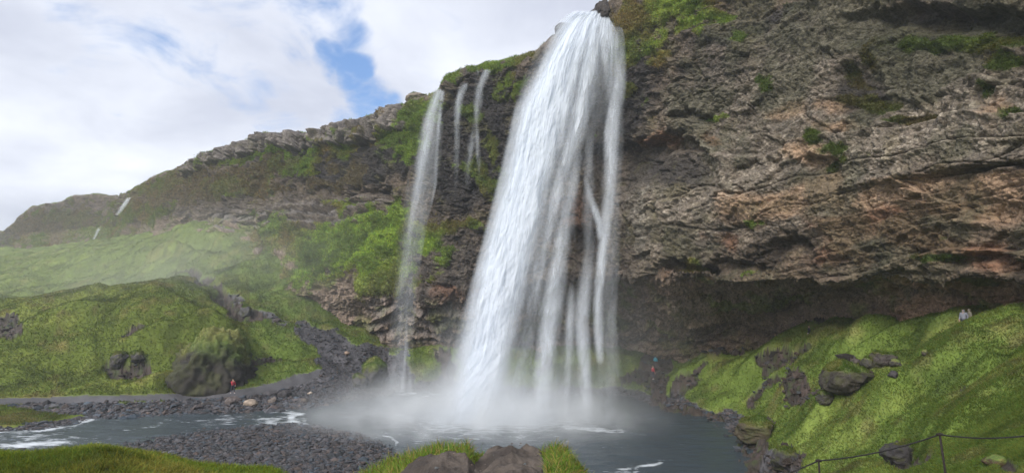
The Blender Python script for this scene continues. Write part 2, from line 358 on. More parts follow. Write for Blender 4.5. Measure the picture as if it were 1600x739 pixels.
COL = np.select([(cls == k)[..., None] for k in range(5)], [gcol, vcol, pcol, ecol, rcol])
# roughness of the bare parts
rk = fbm(PG, 1.1, 4, s=71, ridged=True)
ZG = ZG + np.where(cls == 4, rk*.6*sstep(10, 40, DG)+fbm(PG, .4, 3, s=72)*.15*sstep(10, 40, DG), 0) + np.where(cls == 1, fbm(PG, .35, 3, s=73)*.08, 0) + np.where(cls == 3, fbm(PG, .35, 4, s=75, ridged=True)*.05, 0)
PG[..., 2] = ZG
def ground_z(u, d):                              # height of the finished ground
    w_ = np.log(d); i = np.clip(np.searchsorted(ug, u)-1, 0, NU-2); j = np.clip(np.searchsorted(wg, w_)-1, 0, NW-2)
    a, b = (u-ug[i])/(ug[i+1]-ug[i]), (w_-wg[j])/(wg[j+1]-wg[j])
    return (ZG[j, i]*(1-a)+ZG[j, i+1]*a)*(1-b)+(ZG[j+1, i]*(1-a)+ZG[j+1, i+1]*a)*b
fc = grid_faces(NW, NU); fcl = cls[:-1, :-1]
fpx, fdg = PX[:-1, :-1], DG[:-1, :-1]
Vt, Ct = PG.reshape(-1, 3), COL.reshape(-1, 3)
gfar = (fcl == 0) & (fdg > 30) & (fpx < 1000)
gright = (fcl == 0) & ((fdg > 13) & (fpx >= 1000))
gnear = (fcl == 0) & ~gfar & ~gright
for nm, msk, mt in (('grass_hillside', gfar, M_GRASS), ('mossy_slope', gright, M_GRASS), ('grass_bank', gnear, M_GRASS),
                    ('gravel_bank', fcl == 1, M_GRAVEL), ('footpath', fcl == 2, M_PATH), ('bare_earth', fcl == 3, M_EARTH), ('rocky_ground', fcl == 4, M_STONE)):
    tag(sub_obj(nm, Vt, fc[msk], mt, col=Ct), kind='structure')
# flat land out to the horizon behind and beyond
far = 6000.0
Vf = np.array([[-far, -far, -8.0], [far, -far, -8.0], [far, far, -8.0], [-far, far, -8.0]])
fcv = np.zeros((4, 3))+G_MID
tag(mesh_obj('ground', Vf, np.array([[0, 1, 2, 3]]), M_GRASS, col=fcv), kind='structure')
print('terrain objects', time.time()-T0)

# ================================================================== CLIFF
# columns: px, then rows (py or 'z<height>', distance): rim, upper, middle, lip, ceiling, back wall, foot
CC = [
 (-260, (402, 430), (412, 425), (418, 420), (422, 415), (426, 412), (430, 410), (436, 405)),
 (-60, (372, 335), (380, 331), (386, 328), (390, 325), (395, 322), (400, 320), (410, 315)),
 (12, (361, 300), (372, 297), (378, 294), (384, 290), (390, 287), (395, 285), (405, 280)),
 (22, (347, 252), (356, 249), (366, 247), (378, 244), (390, 240), (400, 236), (420, 228)),
 (52, (325, 246), (336, 243), (350, 240), (365, 237), (380, 232), (392, 226), (415, 214)),
 (98, (318, 238), (330, 235), (345, 232), (362, 228), (378, 222), (392, 214), (415, 200)),
 (110, (307, 236), (324, 233), (342, 230), (360, 226), (376, 218), (390, 208), (412, 194)),
 (160, (304, 230), (322, 226), (342, 222), (358, 216), (372, 206), (384, 194), (405, 176)),
 (183, (309, 226), (326, 221), (344, 214), (358, 206), (368, 196), (380, 182), (400, 168)),
 (205, (300, 196), (318, 193), (334, 186), (350, 178), (360, 172), (372, 166), (395, 152)),
 (240, (276, 170), (300, 167), (322, 163), (342, 160), (352, 158), (362, 156), (390, 146)),
 (300, (256, 148), (285, 145), (310, 142), (338, 140), (346, 140), (356, 139), (380, 132)),
 (340, (237, 138), (270, 135), (300, 132), (338, 130), (345, 131), (352, 130), (380, 124)),
 (400, (217, 127), (255, 124), (295, 121), (335, 119), (344, 121), (355, 121), (395, 112)),
 (426, (214, 123), (250, 119), (300, 116), (348, 114), (372, 113), (420, 109), (480, 102)),
 (442, (212, 121), (250, 118), (300, 115), (372, 108), (440, 100), (490, 98.5), (518, 97)),
 (470, (211, 117), (250, 114), (302, 111), (392, 102), (440, 97), (492, 96.5), (526, 94)),
 (505, (209, 113.5), (250, 111), (308, 108), (420, 97.5), (462, 95.5), (505, 97), (536, 95)),
 (560, (190, 107), (240, 104), (318, 101), (440, 93), (470, 95), (520, 99), (548, 98)),
 (600, (176, 102), (235, 99), (322, 97), (450, 90), (470, 93), (525, 97), (552, 96)),
 (640, (160, 97), (235, 94.5), (328, 92), (456, 88), (472, 91), (530, 96), (556, 95)),
 (684, (146, 92), (230, 90), (330, 88.5), (456, 86), (472, 89), (530, 95), (558, 94)),
 (692, (121, 88), (210, 87), (328, 87), (455, 85.5), (472, 89), (530, 95), (558, 94)),
 (740, (103, 84), (200, 84.5), (325, 86), (452, 85), (470, 89), (530, 96), (560, 94)),
 (780, (95, 81), (200, 82), (315, 84.5), (448, 83), (470, 88), (530, 96), (562, 93)),
 (835, (84, 77), (190, 78.5), (300, 82), (440, 81), (465, 87), (530, 95), (562, 93)),
 (862, (56, 74), (180, 76.5), (290, 81), (436, 80), (462, 87), (530, 95), (562, 92)),
 (900, (27, 71), (160, 74.5), (270, 79), (432, 78), (460, 86), (530, 94), (562, 92)),
 (932, (10, 68), (150, 71.5), (250, 75), (432, 74.5), (460, 84), (530, 94), (562, 91)),
 (975, (-6, 66), (140, 67.5), (240, 69.5), (432, 70), (458, 81), (530, 92), (564, 90)),
 (1040, ('z48.5', 63), (110, 63), (230, 63.5), (442, 64), (462, 71), (525, 84), (566, 86)),
 (1140, ('z49.5', 58), (80, 57.5), (235, 57), (448, 58), (468, 66), (515, 76), (556, 78)),
 (1260, ('z50', 54), (50, 52.5), (235, 51.5), (440, 52), (456, 57), (485, 64), (522, 66)),
 (1400, ('z50', 47.5), (20, 46), (225, 44.5), (434, 45), (444, 48.5), (458, 50.5), (510, 52)),
 (1520, ('z50', 42), (0, 40), (220, 38.5), (434, 39), (443, 41.5), (456, 43.2), (505, 45)),
 (1620, ('z50', 37.5), (-30, 35.5), (220, 34), (436, 34.5), (444, 36.8), (456, 38.5), (503, 40.5)),
 (1800, ('z50', 29.5), (-60, 28), (215, 26.5), (436, 27), (444, 28.8), (458, 30.5), (505, 32)),
 (2100, ('z50', 20), (-90, 19), (210, 18), (440, 18.5), (454, 23), (466, 29), (508, 26)),
 (2450, ('z50', 14), (-120, 13), (200, 12.5), (440, 13), (454, 17), (466, 22), (510, 20))]
cpx = np.array([c[0] for c in CC], float); rows = []
for c in CC:
    r = []
    for py, d in c[1:]:
        z = float(py[1:]) if isinstance(py, str) else float(H+slope(py)*d)
        r.append((z, d))
    z0, d0 = r[0]; zb, db = r[-1]
    r = [(z0+3, d0+60), (z0+1.0, d0+7)] + r + [(zb-7, db+.5)]
    rows.append(r)
rows = np.array(rows)                           # (columns, 10, 2)
XP = warp_axis(1500, -260, 2450, lambda t: np.where((t > -20) & (t < 1640), 1.0, .22))
seg = [10, 14, 150, 150, 165, 60, 90, 45, 16]   # rows in each band
tt = np.concatenate([np.linspace(i, i+1, n, endpoint=False) for i, n in enumerate(seg)]+[[9.0]])
RZ = np.stack([smooth(np.interp(XP, cpx, rows[:, k, 0]), 3, 0) for k in range(10)], 1)
RD = np.stack([smooth(np.interp(XP, cpx, rows[:, k, 1]), 9, 0) for k in range(10)], 1)
it = np.clip(tt.astype(int), 0, 8); ft = tt-it
ZB = (RZ[:, it]*(1-ft)+RZ[:, np.minimum(it+1, 9)]*ft).T; DB = (RD[:, it]*(1-ft)+RD[:, np.minimum(it+1, 9)]*ft).T
ZB[24:] = smooth(ZB, 9, 0)[24:]; DB2 = smooth(DB, 9, 0); DB[20:] = DB2[20:]
QX = np.broadcast_to(XP, ZB.shape)
# the column is a vertical plane through the eye at the sideways slope of its px
py0 = 369.5 - F*((-DB*st+(ZB-H)*ct)/(DB*ct+(ZB-H)*st))
uu = (QX-800)/F*(ct+(ZB-H)/DB*st)
CP = np.stack([uu*DB, DB, ZB], -1)
QY = py0
def normals(P):
    a = np.gradient(P, axis=1); b = np.gradient(P, axis=0)
    n = np.cross(a, b); n /= np.linalg.norm(n, axis=-1, keepdims=True)+1e-9
    s = np.sign((n*(np.array([0, 0, H])-P)).sum(-1)); s[s == 0] = 1
    return n
CN = normals(CP)
if ((CN[200]*(np.array([0, 0, H])-CP[200])).sum(-1) < 0).mean() > .5: CN = -CN
TT = np.broadcast_to(tt[:, None], QX.shape)
face = sstep(2.0, 2.25, TT)                     # 0 on the plateau, 1 on the wall
n_big, n_mid = fbm(CP, 13, 4, s=101), fbm(CP, 4.2, 4, s=103, ridged=True)
wp = CP + np.stack([fbm(CP, 3, 2, s=105), fbm(CP, 3, 2, s=106), fbm(CP, 3, 2, s=107)], -1)*.55
w1, g1, id1, f1 = worley(wp, 3.0, s=110, squash=1.5, facet=True); w2, g2, id2, f2 = worley(wp, .85, s=120, squash=1.35, facet=True); w3, g3, id3, f3 = worley(wp, .36, s=125, squash=1.2, facet=True)
n_fin = fbm(CP, .9, 3, s=109)
tansm = np.clip(sum(blob(QX, QY, *b) for b in [(1450, 320, 170, 36, 12), (1560, 350, 120, 60), (1240, 190, 60, 20), (1330, 420, 80, 20), (1250, 300, 60, 24)]), 0, 1)
cave = sstep(5.0, 5.4, TT)
rightw = sstep(960, 1060, QX)
disp = n_big*1.5 + n_mid*.42 + (id1-.5)*.35 + f1*.65 - .18*(1-sstep(0, .08, g1)) + n_fin*.26 + fbm(CP, .34, 2, s=111)*.13
disp += ((id2-.5)*.20 + f2*.24 - .08*(1-sstep(0, .12, g2)) + f3*.22 + (id3-.5)*.14)*(.8+.2*rightw)*(1-.6*tansm)
# bedding ledges
q = ZB/2.1 + fbm(CP, 9, 3, s=131)*.8 ; saw = q-np.floor(q)
stl = sstep(280, 340, QX)*sstep(650, 560, QX)*sstep(305, 330, QY+(QX-500)*.12)*sstep(372, 350, QY+(QX-500)*.12)
stl += .8*sstep(560, 600, QX)*sstep(780, 740, QX)*sstep(445, 470, QY)
disp += stl*(np.abs(saw-.35)*-1.8+.6)
dip = QY + (QX-1250)*.23
q2 = dip/15 + fbm(CP, 5, 4, s=133)*.9; saw2 = q2-np.floor(q2)
lay = rightw*sstep(300, 335, dip+10*n_mid)*sstep(5.1, 4.9, TT)*sstep(1120, 1240, QX)
disp += lay*(1-saw2)*.5*sstep(-.3, .5, fbm(CP, 6, 2, s=134))
# the long crack that climbs to the right, a ledge that overhangs it
J0 = fbm(CP, 3, 2, s=137)
ck = np.exp(-((QY-(288-(QX-1400)*.165+3*n_fin))/3.0)**2)*sstep(1330, 1400, QX)
disp -= 1.3*ck*sstep(-.5, .1, J0)
disp += .9*sstep(262, 284, QY+(QX-1400)*.165)*sstep(290, 286, QY+(QX-1400)*.165)*sstep(1250, 1400, QX)
# long beds that rise gently to the right across the whole right wall
bed = (QY + (QX-1000)*.17)/46 + fbm(CP, 16, 3, s=135)*1.1; bq = bed-np.floor(bed); bid = hashf(np.floor(bed).astype(np.int64), np.zeros(bed.shape, np.int64), np.zeros(bed.shape, np.int64), 17)
disp += rightw*(1-cave)*((bid-.5)*1.3*sstep(0, .12, bq)+.35*sstep(.0, .1, bq)*sstep(.35, .1, bq))
# hollows with a hard upper edge: cx, cy(top edge), rx, height, depth
for (cx, cy, rx, hh, dep) in [(1035, 205, 92, 95, 2.6), (1070, 168, 45, 22, 1.4), (1055, 402, 55, 40, 2.6), (1232, 372, 34, 30, 2.6), (1160, 345, 24, 30, 1.2), (1150, 400, 60, 24, 1.6), (1500, 10, 190, 52, 3.0), (1290, 235, 36, 50, 1.6),
                               (1345, 95, 38, 60, 1.2), (1390, 150, 55, 34, 1.0), (905, 350, 22, 40, 1.5), (575, 292, 50, 18, 1.5), (500, 322, 34, 12, 1.2), (430, 335, 40, 10, .9), (770, 400, 50, 30, .0), (1560, 395, 90, 26, 1.4), (1420, 415, 70, 20, 1.2), (1190, 250, 40, 22, .8)]:
    e = cy + ((QX-cx)/rx)**2*hh*.35 + 7*n_fin + 10*fbm(CP, 3.5, 2, s=140)
    k = sstep(0, 9, QY-e)*sstep(hh*1.3, hh*.35, QY-e)*sstep(1.15, .55, np.abs(QX-cx)/rx)
    disp -= dep*k
disp = disp*np.clip(DB/70, .75, 1.3)
# basalt columns under the rim
rimband = sstep(2.0, 2.03, TT)*sstep(2.0+.72, 2.0+.64, TT+.10*n_big)*sstep(285, 300, QX)*sstep(668, 640, QX)
sx = CP[..., 0]*.9-CP[..., 1]*.45
colw = 1.9; sxn = sx/colw+1.1*fbm(CP, 6, 2, s=150); ci = np.floor(sxn); cf = sxn-ci
ch = hashf(ci.astype(np.int64), np.floor(ZB/3.3+hashf(ci.astype(np.int64), ci.astype(np.int64)*0, ci.astype(np.int64)*0, 5)).astype(np.int64), ci.astype(np.int64)*0, 9)
colj = (ch-.4)*2.3 - 1.0*(1-sstep(0, .16, np.minimum(cf, 1-cf)))
disp = disp*(1-.88*rimband) + rimband*(colj*1.1+n_mid*.7+f1*.8+1.6)
stepz = (hashf(ci.astype(np.int64), ci.astype(np.int64)*0, ci.astype(np.int64)*0, 12)-.5)*1.6*sstep(285, 300, QX)*sstep(668, 640, QX)*sstep(1.0, 1.6, TT)*sstep(2.7, 2.0, TT)
blk = (hashf(np.floor(sx/5.5).astype(np.int64), ci.astype(np.int64)*0, ci.astype(np.int64)*0, 13)-.5)*1.8*sstep(-30, 10, QX)*sstep(250, 200, QX)*sstep(1.0, 1.6, TT)*sstep(2.6, 2.0, TT)
disp *= face*.9+.1
CV = CP + CN*disp[..., None]
CV[..., 2] += stepz + blk*.8 + (1-face)*n_mid*.5
print('cliff geometry', time.time()-T0)
# ---- colour
J1, J2 = fbm(CP, 4, 4, s=161), fbm(CP, 1.6, 3, s=163)
cx_, cy_ = QX+J1*24, QY+fbm(CP, 4, 4, s=162)*16
def B(*a): return blob(cx_, cy_, *a)
cc = mix(np.broadcast_to(R_DRK, CP.shape).copy(), R_MID, sstep(-.6, .7, J2+.5*n_mid))
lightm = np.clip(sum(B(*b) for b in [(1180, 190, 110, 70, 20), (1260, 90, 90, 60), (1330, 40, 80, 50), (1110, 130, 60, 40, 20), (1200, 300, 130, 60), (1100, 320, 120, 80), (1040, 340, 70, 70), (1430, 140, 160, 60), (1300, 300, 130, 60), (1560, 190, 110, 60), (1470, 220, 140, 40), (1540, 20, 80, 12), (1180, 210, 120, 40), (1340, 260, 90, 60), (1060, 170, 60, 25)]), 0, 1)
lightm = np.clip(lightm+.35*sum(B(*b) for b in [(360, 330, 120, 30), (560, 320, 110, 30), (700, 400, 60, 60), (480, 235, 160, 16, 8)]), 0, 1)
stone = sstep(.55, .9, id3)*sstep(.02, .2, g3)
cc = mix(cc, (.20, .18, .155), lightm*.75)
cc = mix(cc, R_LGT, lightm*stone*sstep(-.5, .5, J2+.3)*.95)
grey = np.clip(sum(B(*b) for b in [(1100, 110, 130, 40, 20), (1180, 60, 140, 40), (1420, 60, 100, 50), (700, 420, 80, 40)]), 0, 1)
cc = mix(cc, (.085, .078, .078), grey*.5)
tan = np.clip(sum(B(*b) for b in [(1230, 188, 55, 18), (1330, 175, 50, 14), (1260, 245, 50, 25), (1290, 290, 45, 22), (1240, 315, 60, 18, 10), (1440, 315, 150, 26, 12), (1570, 290, 90, 32, 12), (1540, 330, 90, 22), (1330, 380, 50, 16), (1560, 175, 40, 28), (1320, 205, 40, 12), (1400, 300, 90, 22, 14), (1160, 330, 60, 40)]), 0, 1)
cc = mix(cc, R_TAN, sstep(.3, .9, tan+.25*J2)*.8)
red = np.clip(sum(B(*b) for b in [(1330, 345, 90, 24), (1430, 375, 110, 26, -8), (1540, 400, 110, 26, -10), (1300, 410, 70, 24), (1460, 330, 110, 10, 10), (1120, 380, 30, 24), (1090, 462, 60, 8), (1170, 458, 50, 8), (1500, 470, 130, 18), (1000, 225, 60, 14, 20), (1110, 215, 40, 10), (650, 475, 110, 22), (580, 510, 70, 20), (905, 330, 30, 50), (740, 460, 60, 16), (1000, 460, 50, 14)]), 0, 1)
cc = mix(cc, R_RED, sstep(.3, .9, red+.25*J2)*.75)
cc = mix(cc, (.34, .25, .185), lay*stone*.3)
dark = np.clip(sum(B(*b) for b in [(1500, 35, 150, 26, 5), (1400, 75, 60, 14), (765, 190, 90, 110), (720, 270, 60, 70), (990, 130, 40, 60), (600, 260, 60, 20, 15), (470, 245, 90, 12, 10), (1040, 265, 90, 36), (1190, 45, 150, 12, 20), (520, 260, 110, 26, 10), (1350, 150, 40, 60), (960, 180, 20, 60)]), 0, 1)
cc = cc*(.74-.16*sstep(1020, 900, QX))[..., None]*(1-.38*sstep(.0, .8, fbm(CP, 7, 4, s=181))*rightw)[..., None]*(1-.25*sstep(160, -20, QY)*sstep(1100, 1500, QX))[..., None]  # top right also dimmed, vignetting painted into the rock
cc = mix(cc, R_WET_SHADE, sstep(.25, .8, dark+.2*J2)*.85)  # black wet rock, and shade painted into the recesses
cavecol = mix(np.broadcast_to(np.array((.26, .20, .155)), CP.shape).copy(), (.16, .18, .06), sstep(.0, .6, fbm(CP, 3, 3, s=177)))
cavecol = mix(cavecol, (.44, .29, .21), sstep(1330, 1420, QX)*sstep(-.6, .3, J2))
cc = cc*(1-.75*cave[..., None])+cavecol*(.75*cave[..., None])  # cave rock painted paler, standing in for light bounced into it
crack = 1-sstep(0, .18, np.minimum(cf, 1-cf))
cc = mix(cc, (.19, .168, .152), rimband*.85)*(1-rimband*(.4*(1-ch)+.5*crack))[..., None]
# beds of stone seen edge on
cc = mix(cc, (.20, .185, .18), stl*sstep(.2, .6, saw)*.7)
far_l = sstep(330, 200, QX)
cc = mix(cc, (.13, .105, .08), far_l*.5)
# ---- moss and grass on the rock
mo = np.zeros(QX.shape)
for b in [(560, 390, 120, 50, 10), (500, 380, 90, 34, 20), (450, 370, 40, 22), (620, 375, 36, 70), (480, 400, 50, 50, 30), (600, 430, 60, 34), (430, 370, 50, 30), (670, 360, 50, 18), (665, 385, 30, 24), (700, 395, 20, 8), (720, 355, 50, 12), (675, 440, 14, 8),
          (620, 205, 90, 20, 22), (540, 225, 60, 16, 14), (640, 225, 34, 34), (660, 175, 40, 20, 22), (760, 105, 70, 9, 8), (820, 95, 30, 9), (700, 122, 26, 8), (790, 125, 16, 18), (785, 150, 14, 10), (765, 235, 16, 40), (790, 290, 22, 40), (740, 265, 20, 16), (760, 290, 24, 20),
          (1000, 25, 60, 34, 15), (1070, 12, 60, 22), (1500, 70, 110, 14), (1378, 90, 12, 20, 30), (1100, 40, 50, 14, 15), (1560, 100, 50, 20), (700, 180, 8, 20), (815, 140, 10, 20), (745, 180, 8, 16), (1000, 60, 26, 16), (975, 90, 16, 60), (985, 150, 20, 16), (1030, 90, 26, 9, 30), (1045, 78, 16, 8), (980, 50, 34, 18, 20), (1020, 70, 46, 10, 20), (1110, 60, 12, 10), (1150, 65, 12, 12),
          (1164, 358, 14, 6, 15), (1182, 352, 12, 5), (1060, 425, 30, 12), (1150, 430, 20, 6), (1110, 182, 26, 5), (1090, 185, 12, 5), (1284, 224, 15, 14), (1304, 244, 22, 15), (1288, 264, 14, 12), (1318, 262, 12, 8), (1345, 115, 18, 26), (1375, 152, 34, 10), (1430, 185, 50, 8), (1535, 148, 16, 16), (1350, 165, 40, 12), (1590, 185, 18, 14), (1200, 124, 12, 8), (1212, 138, 10, 10), (1480, 400, 50, 8), (1555, 60, 60, 12),
          (460, 265, 60, 12, 8), (410, 285, 20, 14), (345, 290, 16, 14), (420, 245, 60, 8), (330, 260, 60, 8, 15), (535, 320, 12, 10), (250, 290, 60, 14, 15), (370, 300, 60, 16), (230, 330, 50, 18), (120, 340, 60, 16), (155, 370, 60, 14), (195, 345, 20, 40, -30), (60, 380, 50, 14), (60, 335, 30, 8)]:
    mo = np.maximum(mo, B(*b))
band = sstep(420, 470, QX)*sstep(700, 660, QX)*sstep(16, 24, QY-np.interp(QX, cpx, [float(c[1][0]) if not isinstance(c[1][0], str) else -60 for c in CC]))*sstep(np.interp(QX, [440, 560, 640, 690], [30, 44, 70, 80]), np.interp(QX, [440, 560, 640, 690], [22, 30, 40, 60]), QY-np.interp(QX, cpx, [float(c[1][0]) if not isinstance(c[1][0], str) else -60 for c in CC]))
mo = np.maximum(mo, band*.62)
flatness = np.clip(normals(CV)[..., 2]*np.sign(CN[200].mean(0)[1]*normals(CV)[200].mean(0)[1]), -1, 1)
mo = mo + .10*sstep(.2, .7, flatness) + sstep(2.0, 1.8, TT)*1.0 - rimband*.6*sstep(.2, .6, J1+.6)
moss = sstep(.40, .66, mo*.95+.26*J2+.14*J1+.22*n_fin+.10*n_mid)
brn = np.clip(sum(B(*b) for b in [(370, 288, 60, 20, 10), (440, 262, 50, 14, 8), (500, 285, 30, 14), (250, 305, 50, 20, 20), (300, 290, 40, 24), (545, 270, 20, 24), (120, 345, 60, 20), (60, 360, 60, 20), (420, 300, 40, 10)]), 0, 1)
moss2 = sstep(.30, .7, fbm(CP, 2.2, 4, s=171)+.15*flatness)*.45*(1-cave*.3)*(.6+.4*sstep(1250, 900, QX))
mv, mw = fbm(CP, 2.5, 3, s=173), fbm(CP, 6, 3, s=175)
mcol = mix(np.broadcast_to(G_MID*1.0, CP.shape).copy(), np.array((.24, .34, .05)), sstep(-.4, .6, mv)*(.35+.65*blob(QX, QY, 600, 380, 170, 80)))
mcol = mix(mcol, np.array((.19, .13, .055)), sstep(-.1, .7, mw)*(.85-.7*blob(QX, QY, 590, 390, 130, 80)))
oliv = np.clip(sstep(420, 300, QX)*.8 + blob(QX, QY, 780, 230, 60, 110) + blob(QX, QY, 985, 120, 30, 70)*.7, 0, 1)
mcol = mix(mcol, (.13, .105, .045), oliv*.55*sstep(-.5, .4, mv+.3))
mcol = mcol*(1-.62*sstep(1120, 1240, QX)[..., None])
mcol = mix(mcol, (.25, .30, .06), blob(QX, QY, 1010, 30, 70, 50)*sstep(-.6, .3, mv))
cc = mix(cc, (.085, .078, .030), moss2)
brm = sstep(.35, .6, brn+.25*J2+.1*J1)*(1-rimband)
cc = mix(cc, (.17, .14, .075), brm*.6)
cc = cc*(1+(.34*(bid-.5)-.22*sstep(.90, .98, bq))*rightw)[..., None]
cc = np.where(rightw[..., None] > .5, cc*np.array((1.05, 1.0, .94)), cc)
dkm = sstep(.1, .5, fbm(CP, 5, 4, s=183)+.3*n_mid)*rightw*(1-cave)*.55
cc = mix(cc, (.06, .062, .035), dkm)
moss = moss*(1-.6*brm)
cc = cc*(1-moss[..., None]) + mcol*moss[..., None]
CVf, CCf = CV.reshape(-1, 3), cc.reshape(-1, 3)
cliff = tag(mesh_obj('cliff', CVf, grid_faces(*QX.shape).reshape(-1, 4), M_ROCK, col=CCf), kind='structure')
print('cliff', time.time()-T0)

# ================================================================== LEAVES AND GRASS BLADES
def tufts(name, P, Nn, cols, length, width, up=.6, label_kind='stuff', per=1, droop=.0):
    """one bent pointed blade (two triangles wide at the foot) for each point"""
    n = len(P)
    r = rng.normal(size=(n, 3)); r /= np.linalg.norm(r, axis=1, keepdims=True)
    ax = Nn*(1-up)*.8 + np.array([0, 0, 1])*up + r*.55; ax[:, 2] -= droop
    ax /= np.linalg.norm(ax, axis=1, keepdims=True)
    side = np.cross(ax, rng.normal(size=(n, 3))); side /= np.linalg.norm(side, axis=1, keepdims=True)+1e-9
    Ln = (length*(.55+.9*rng.random(n)))[:, None] if np.ndim(length) == 0 else (length*(.55+.9*rng.random(n)))[:, None]
    Wd = (width if np.ndim(width) == 0 else width[:, None])
    bend = r*Ln*.25 - np.array([0, 0, 1])*Ln*.12
    a, b = P-side*Wd*.5, P+side*Wd*.5
    m1, m2 = P+ax*Ln*.55-side*Wd*.4, P+ax*Ln*.55+side*Wd*.4
    tip = P+ax*Ln+bend
    V = np.stack([a, b, m2, m1, tip], 1).reshape(-1, 3)
    i = (np.arange(n)*5)[:, None]
    Fc = np.concatenate([i+np.array([[0, 1, 2, 3]]), i+np.array([[3, 2, 4, 4]])], 1)
    T = np.concatenate([i+np.array([[0, 1, 2]]), i+np.array([[0, 2, 3]]), i+np.array([[3, 2, 4]])], 1).reshape(-1, 3)
    return mesh_obj(name, V, T, M_LEAF, col=np.repeat(cols, 5, 0), smooth_=False)
def pick(w, n):
    c = np.cumsum(w.ravel().astype(float)); return np.searchsorted(c, rng.random(n)*c[-1])
def vary(c, a=.35):
    n = len(c); k = 1+a*rng.normal(size=(n, 1)).clip(-1.6, 2.2); warm = 1+.16*rng.normal(size=(n, 1)).clip(-2, 2)*np.array([1, .1, -.5])
    return np.clip(c*k*warm, .008, .6)
inframe = (PX > -60) & (PX < 1660) & (PY < 780)
TN = normals(PG); TN *= np.sign(TN[..., 2:3])
def between(Pg, id_):                            # random points on the cells of a grid, not on its rows
    nr, nc = Pg.shape[:2]; r_, c_ = np.minimum(id_//nc, nr-2), np.minimum(id_ % nc, nc-2)
    a, b = rng.random((len(id_), 1)), rng.random((len(id_), 1)); P = Pg[r_, c_]
    return P+a*(Pg[r_, c_+1]-P)+b*(Pg[r_+1, c_]-P)
def terr_tufts(name, mask, n, length, width, up, amp=.35, tint=(1, 1, 1)):
    id_ = pick(mask, n)
    P = between(PG, id_)
    dd = DG.ravel()[id_]
    return tag(tufts(name, P, TN.reshape(-1, 3)[id_], vary(gcol.reshape(-1, 3)[id_]*np.array(tint), amp), length*np.clip(dd/30, .35, 1.6)**.6, width*np.clip(dd/30, .3, 3)**.8, up), kind='stuff')
grassm = (cls == 0) & inframe & (ZG > .15)
terr_tufts('hillside_grass', grassm & (DG > 30) & (PX < 1040) & (DG < 200), 300000, .15, .034, .25, amp=.16)
terr_tufts('moss_slope_grass', grassm & (DG > 12) & (PX >= 1000), 400000, .125, .030, .22, amp=.16)
terr_tufts('bank_grass', grassm & (DG > 12) & (DG <= 30) & (PX < 560), 60000, .22, .03, .6, amp=.25, tint=(1.45, 1.35, .9))
# the long grass of the mound at the viewpoint
mg = (cls == 0) & (MM > .35) & (DG < 10.5) & (DG > 6)
id_ = pick(mg, 26000); dr = rng.random(26000)
gc = np.where((dr < .28)[:, None], np.array((.30, .24, .09)), np.where((dr < .5)[:, None], np.array((.25, .31, .06)), np.array((.13, .22, .035))))
Pm = PG.reshape(-1, 3)[id_]+rng.normal(size=(26000, 3))*np.array([.02, .02, 0])
tag(tufts('mound_grass', Pm, TN.reshape(-1, 3)[id_], vary(gc, .25), .125, .009, .7), kind='stuff')
# moss cushions and hanging plants on the cliff
CN2 = normals(CV); CN2 *= np.sign((CN2*CN).sum(-1))[..., None]
cm = (np.maximum(moss, brm*.6) > .3)*np.maximum(moss, brm*.6)*(QX > -20)*(QX < 1640)*((QY > -40))*(TT > 1.2)
n = 400000; id_ = pick(cm, n)
Pc = between(CV, id_)+CN2.reshape(-1, 3)[id_]*.03+rng.normal(size=(n, 3))*.06
dsc = np.clip(DB.ravel()[id_]/75, .6, 1.6)
tag(tufts('cliff_moss', Pc, CN2.reshape(-1, 3)[id_], vary(cc.reshape(-1, 3)[id_]*1.35, .35), .22*dsc, .065*dsc, .30), kind='stuff')
print('leaves', time.time()-T0)
# ================================================================== WATER
def water_mat():
    m, t, N, L = nt('pool_water')
    out = N.new('ShaderNodeOutputMaterial'); b = N.new('ShaderNodeBsdfPrincipled'); L.new(b.outputs[0], out.inputs[0])
    fo = N.new('ShaderNodeAttribute'); fo.attribute_name = 'foam'
    tc = N.new('ShaderNodeTexCoord')
    mp = N.new('ShaderNodeMapping'); mp.inputs['Scale'].default_value = (.35, 1.0, 1); L.new(tc.outputs['Object'], mp.inputs[0])
    n = N.new('ShaderNodeTexNoise'); n.inputs['Scale'].default_value = 2.2; n.inputs['Detail'].default_value = 8; n.inputs['Roughness'].default_value = .7
    L.new(mp.outputs[0], n.inputs['Vector'])
    mr = N.new('ShaderNodeMath'); mr.operation = 'ADD'; L.new(fo.outputs['Fac'], mr.inputs[0]); 
    nm = N.new('ShaderNodeMapRange'); nm.inputs['From Min'].default_value = .3; nm.inputs['From Max'].default_value = .7; nm.inputs['To Min'].default_value = -.45; nm.inputs['To Max'].default_value = .45
    L.new(n.outputs[0], nm.inputs[0]); L.new(nm.outputs[0], mr.inputs[1])
    th = N.new('ShaderNodeMapRange'); th.interpolation_type = 'SMOOTHSTEP'; th.inputs['From Min'].default_value = .38; th.inputs['From Max'].default_value = 1.05; L.new(mr.outputs[0], th.inputs[0])
    mx = N.new('ShaderNodeMix'); mx.data_type = 'RGBA'; L.new(th.outputs[0], mx.inputs['Factor'])
    mx.inputs['A'].default_value = (.045, .06, .072, 1); mx.inputs['B'].default_value = (.62, .66, .70, 1)
    L.new(mx.outputs['Result'], b.inputs['Base Color'])
    rr = N.new('ShaderNodeMapRange'); rr.inputs['To Min'].default_value = .16; rr.inputs['To Max'].default_value = .7; L.new(th.outputs[0], rr.inputs[0]); L.new(rr.outputs[0], b.inputs['Roughness'])
    b.inputs['IOR'].default_value = 1.33
    bp = N.new('ShaderNodeBump'); bp.inputs['Strength'].default_value = .8; bp.inputs['Distance'].default_value = .12; L.new(n.outputs[0], bp.inputs['Height']); L.new(bp.outputs[0], b.inputs['Normal'])
    return m
M_WATER = water_mat()
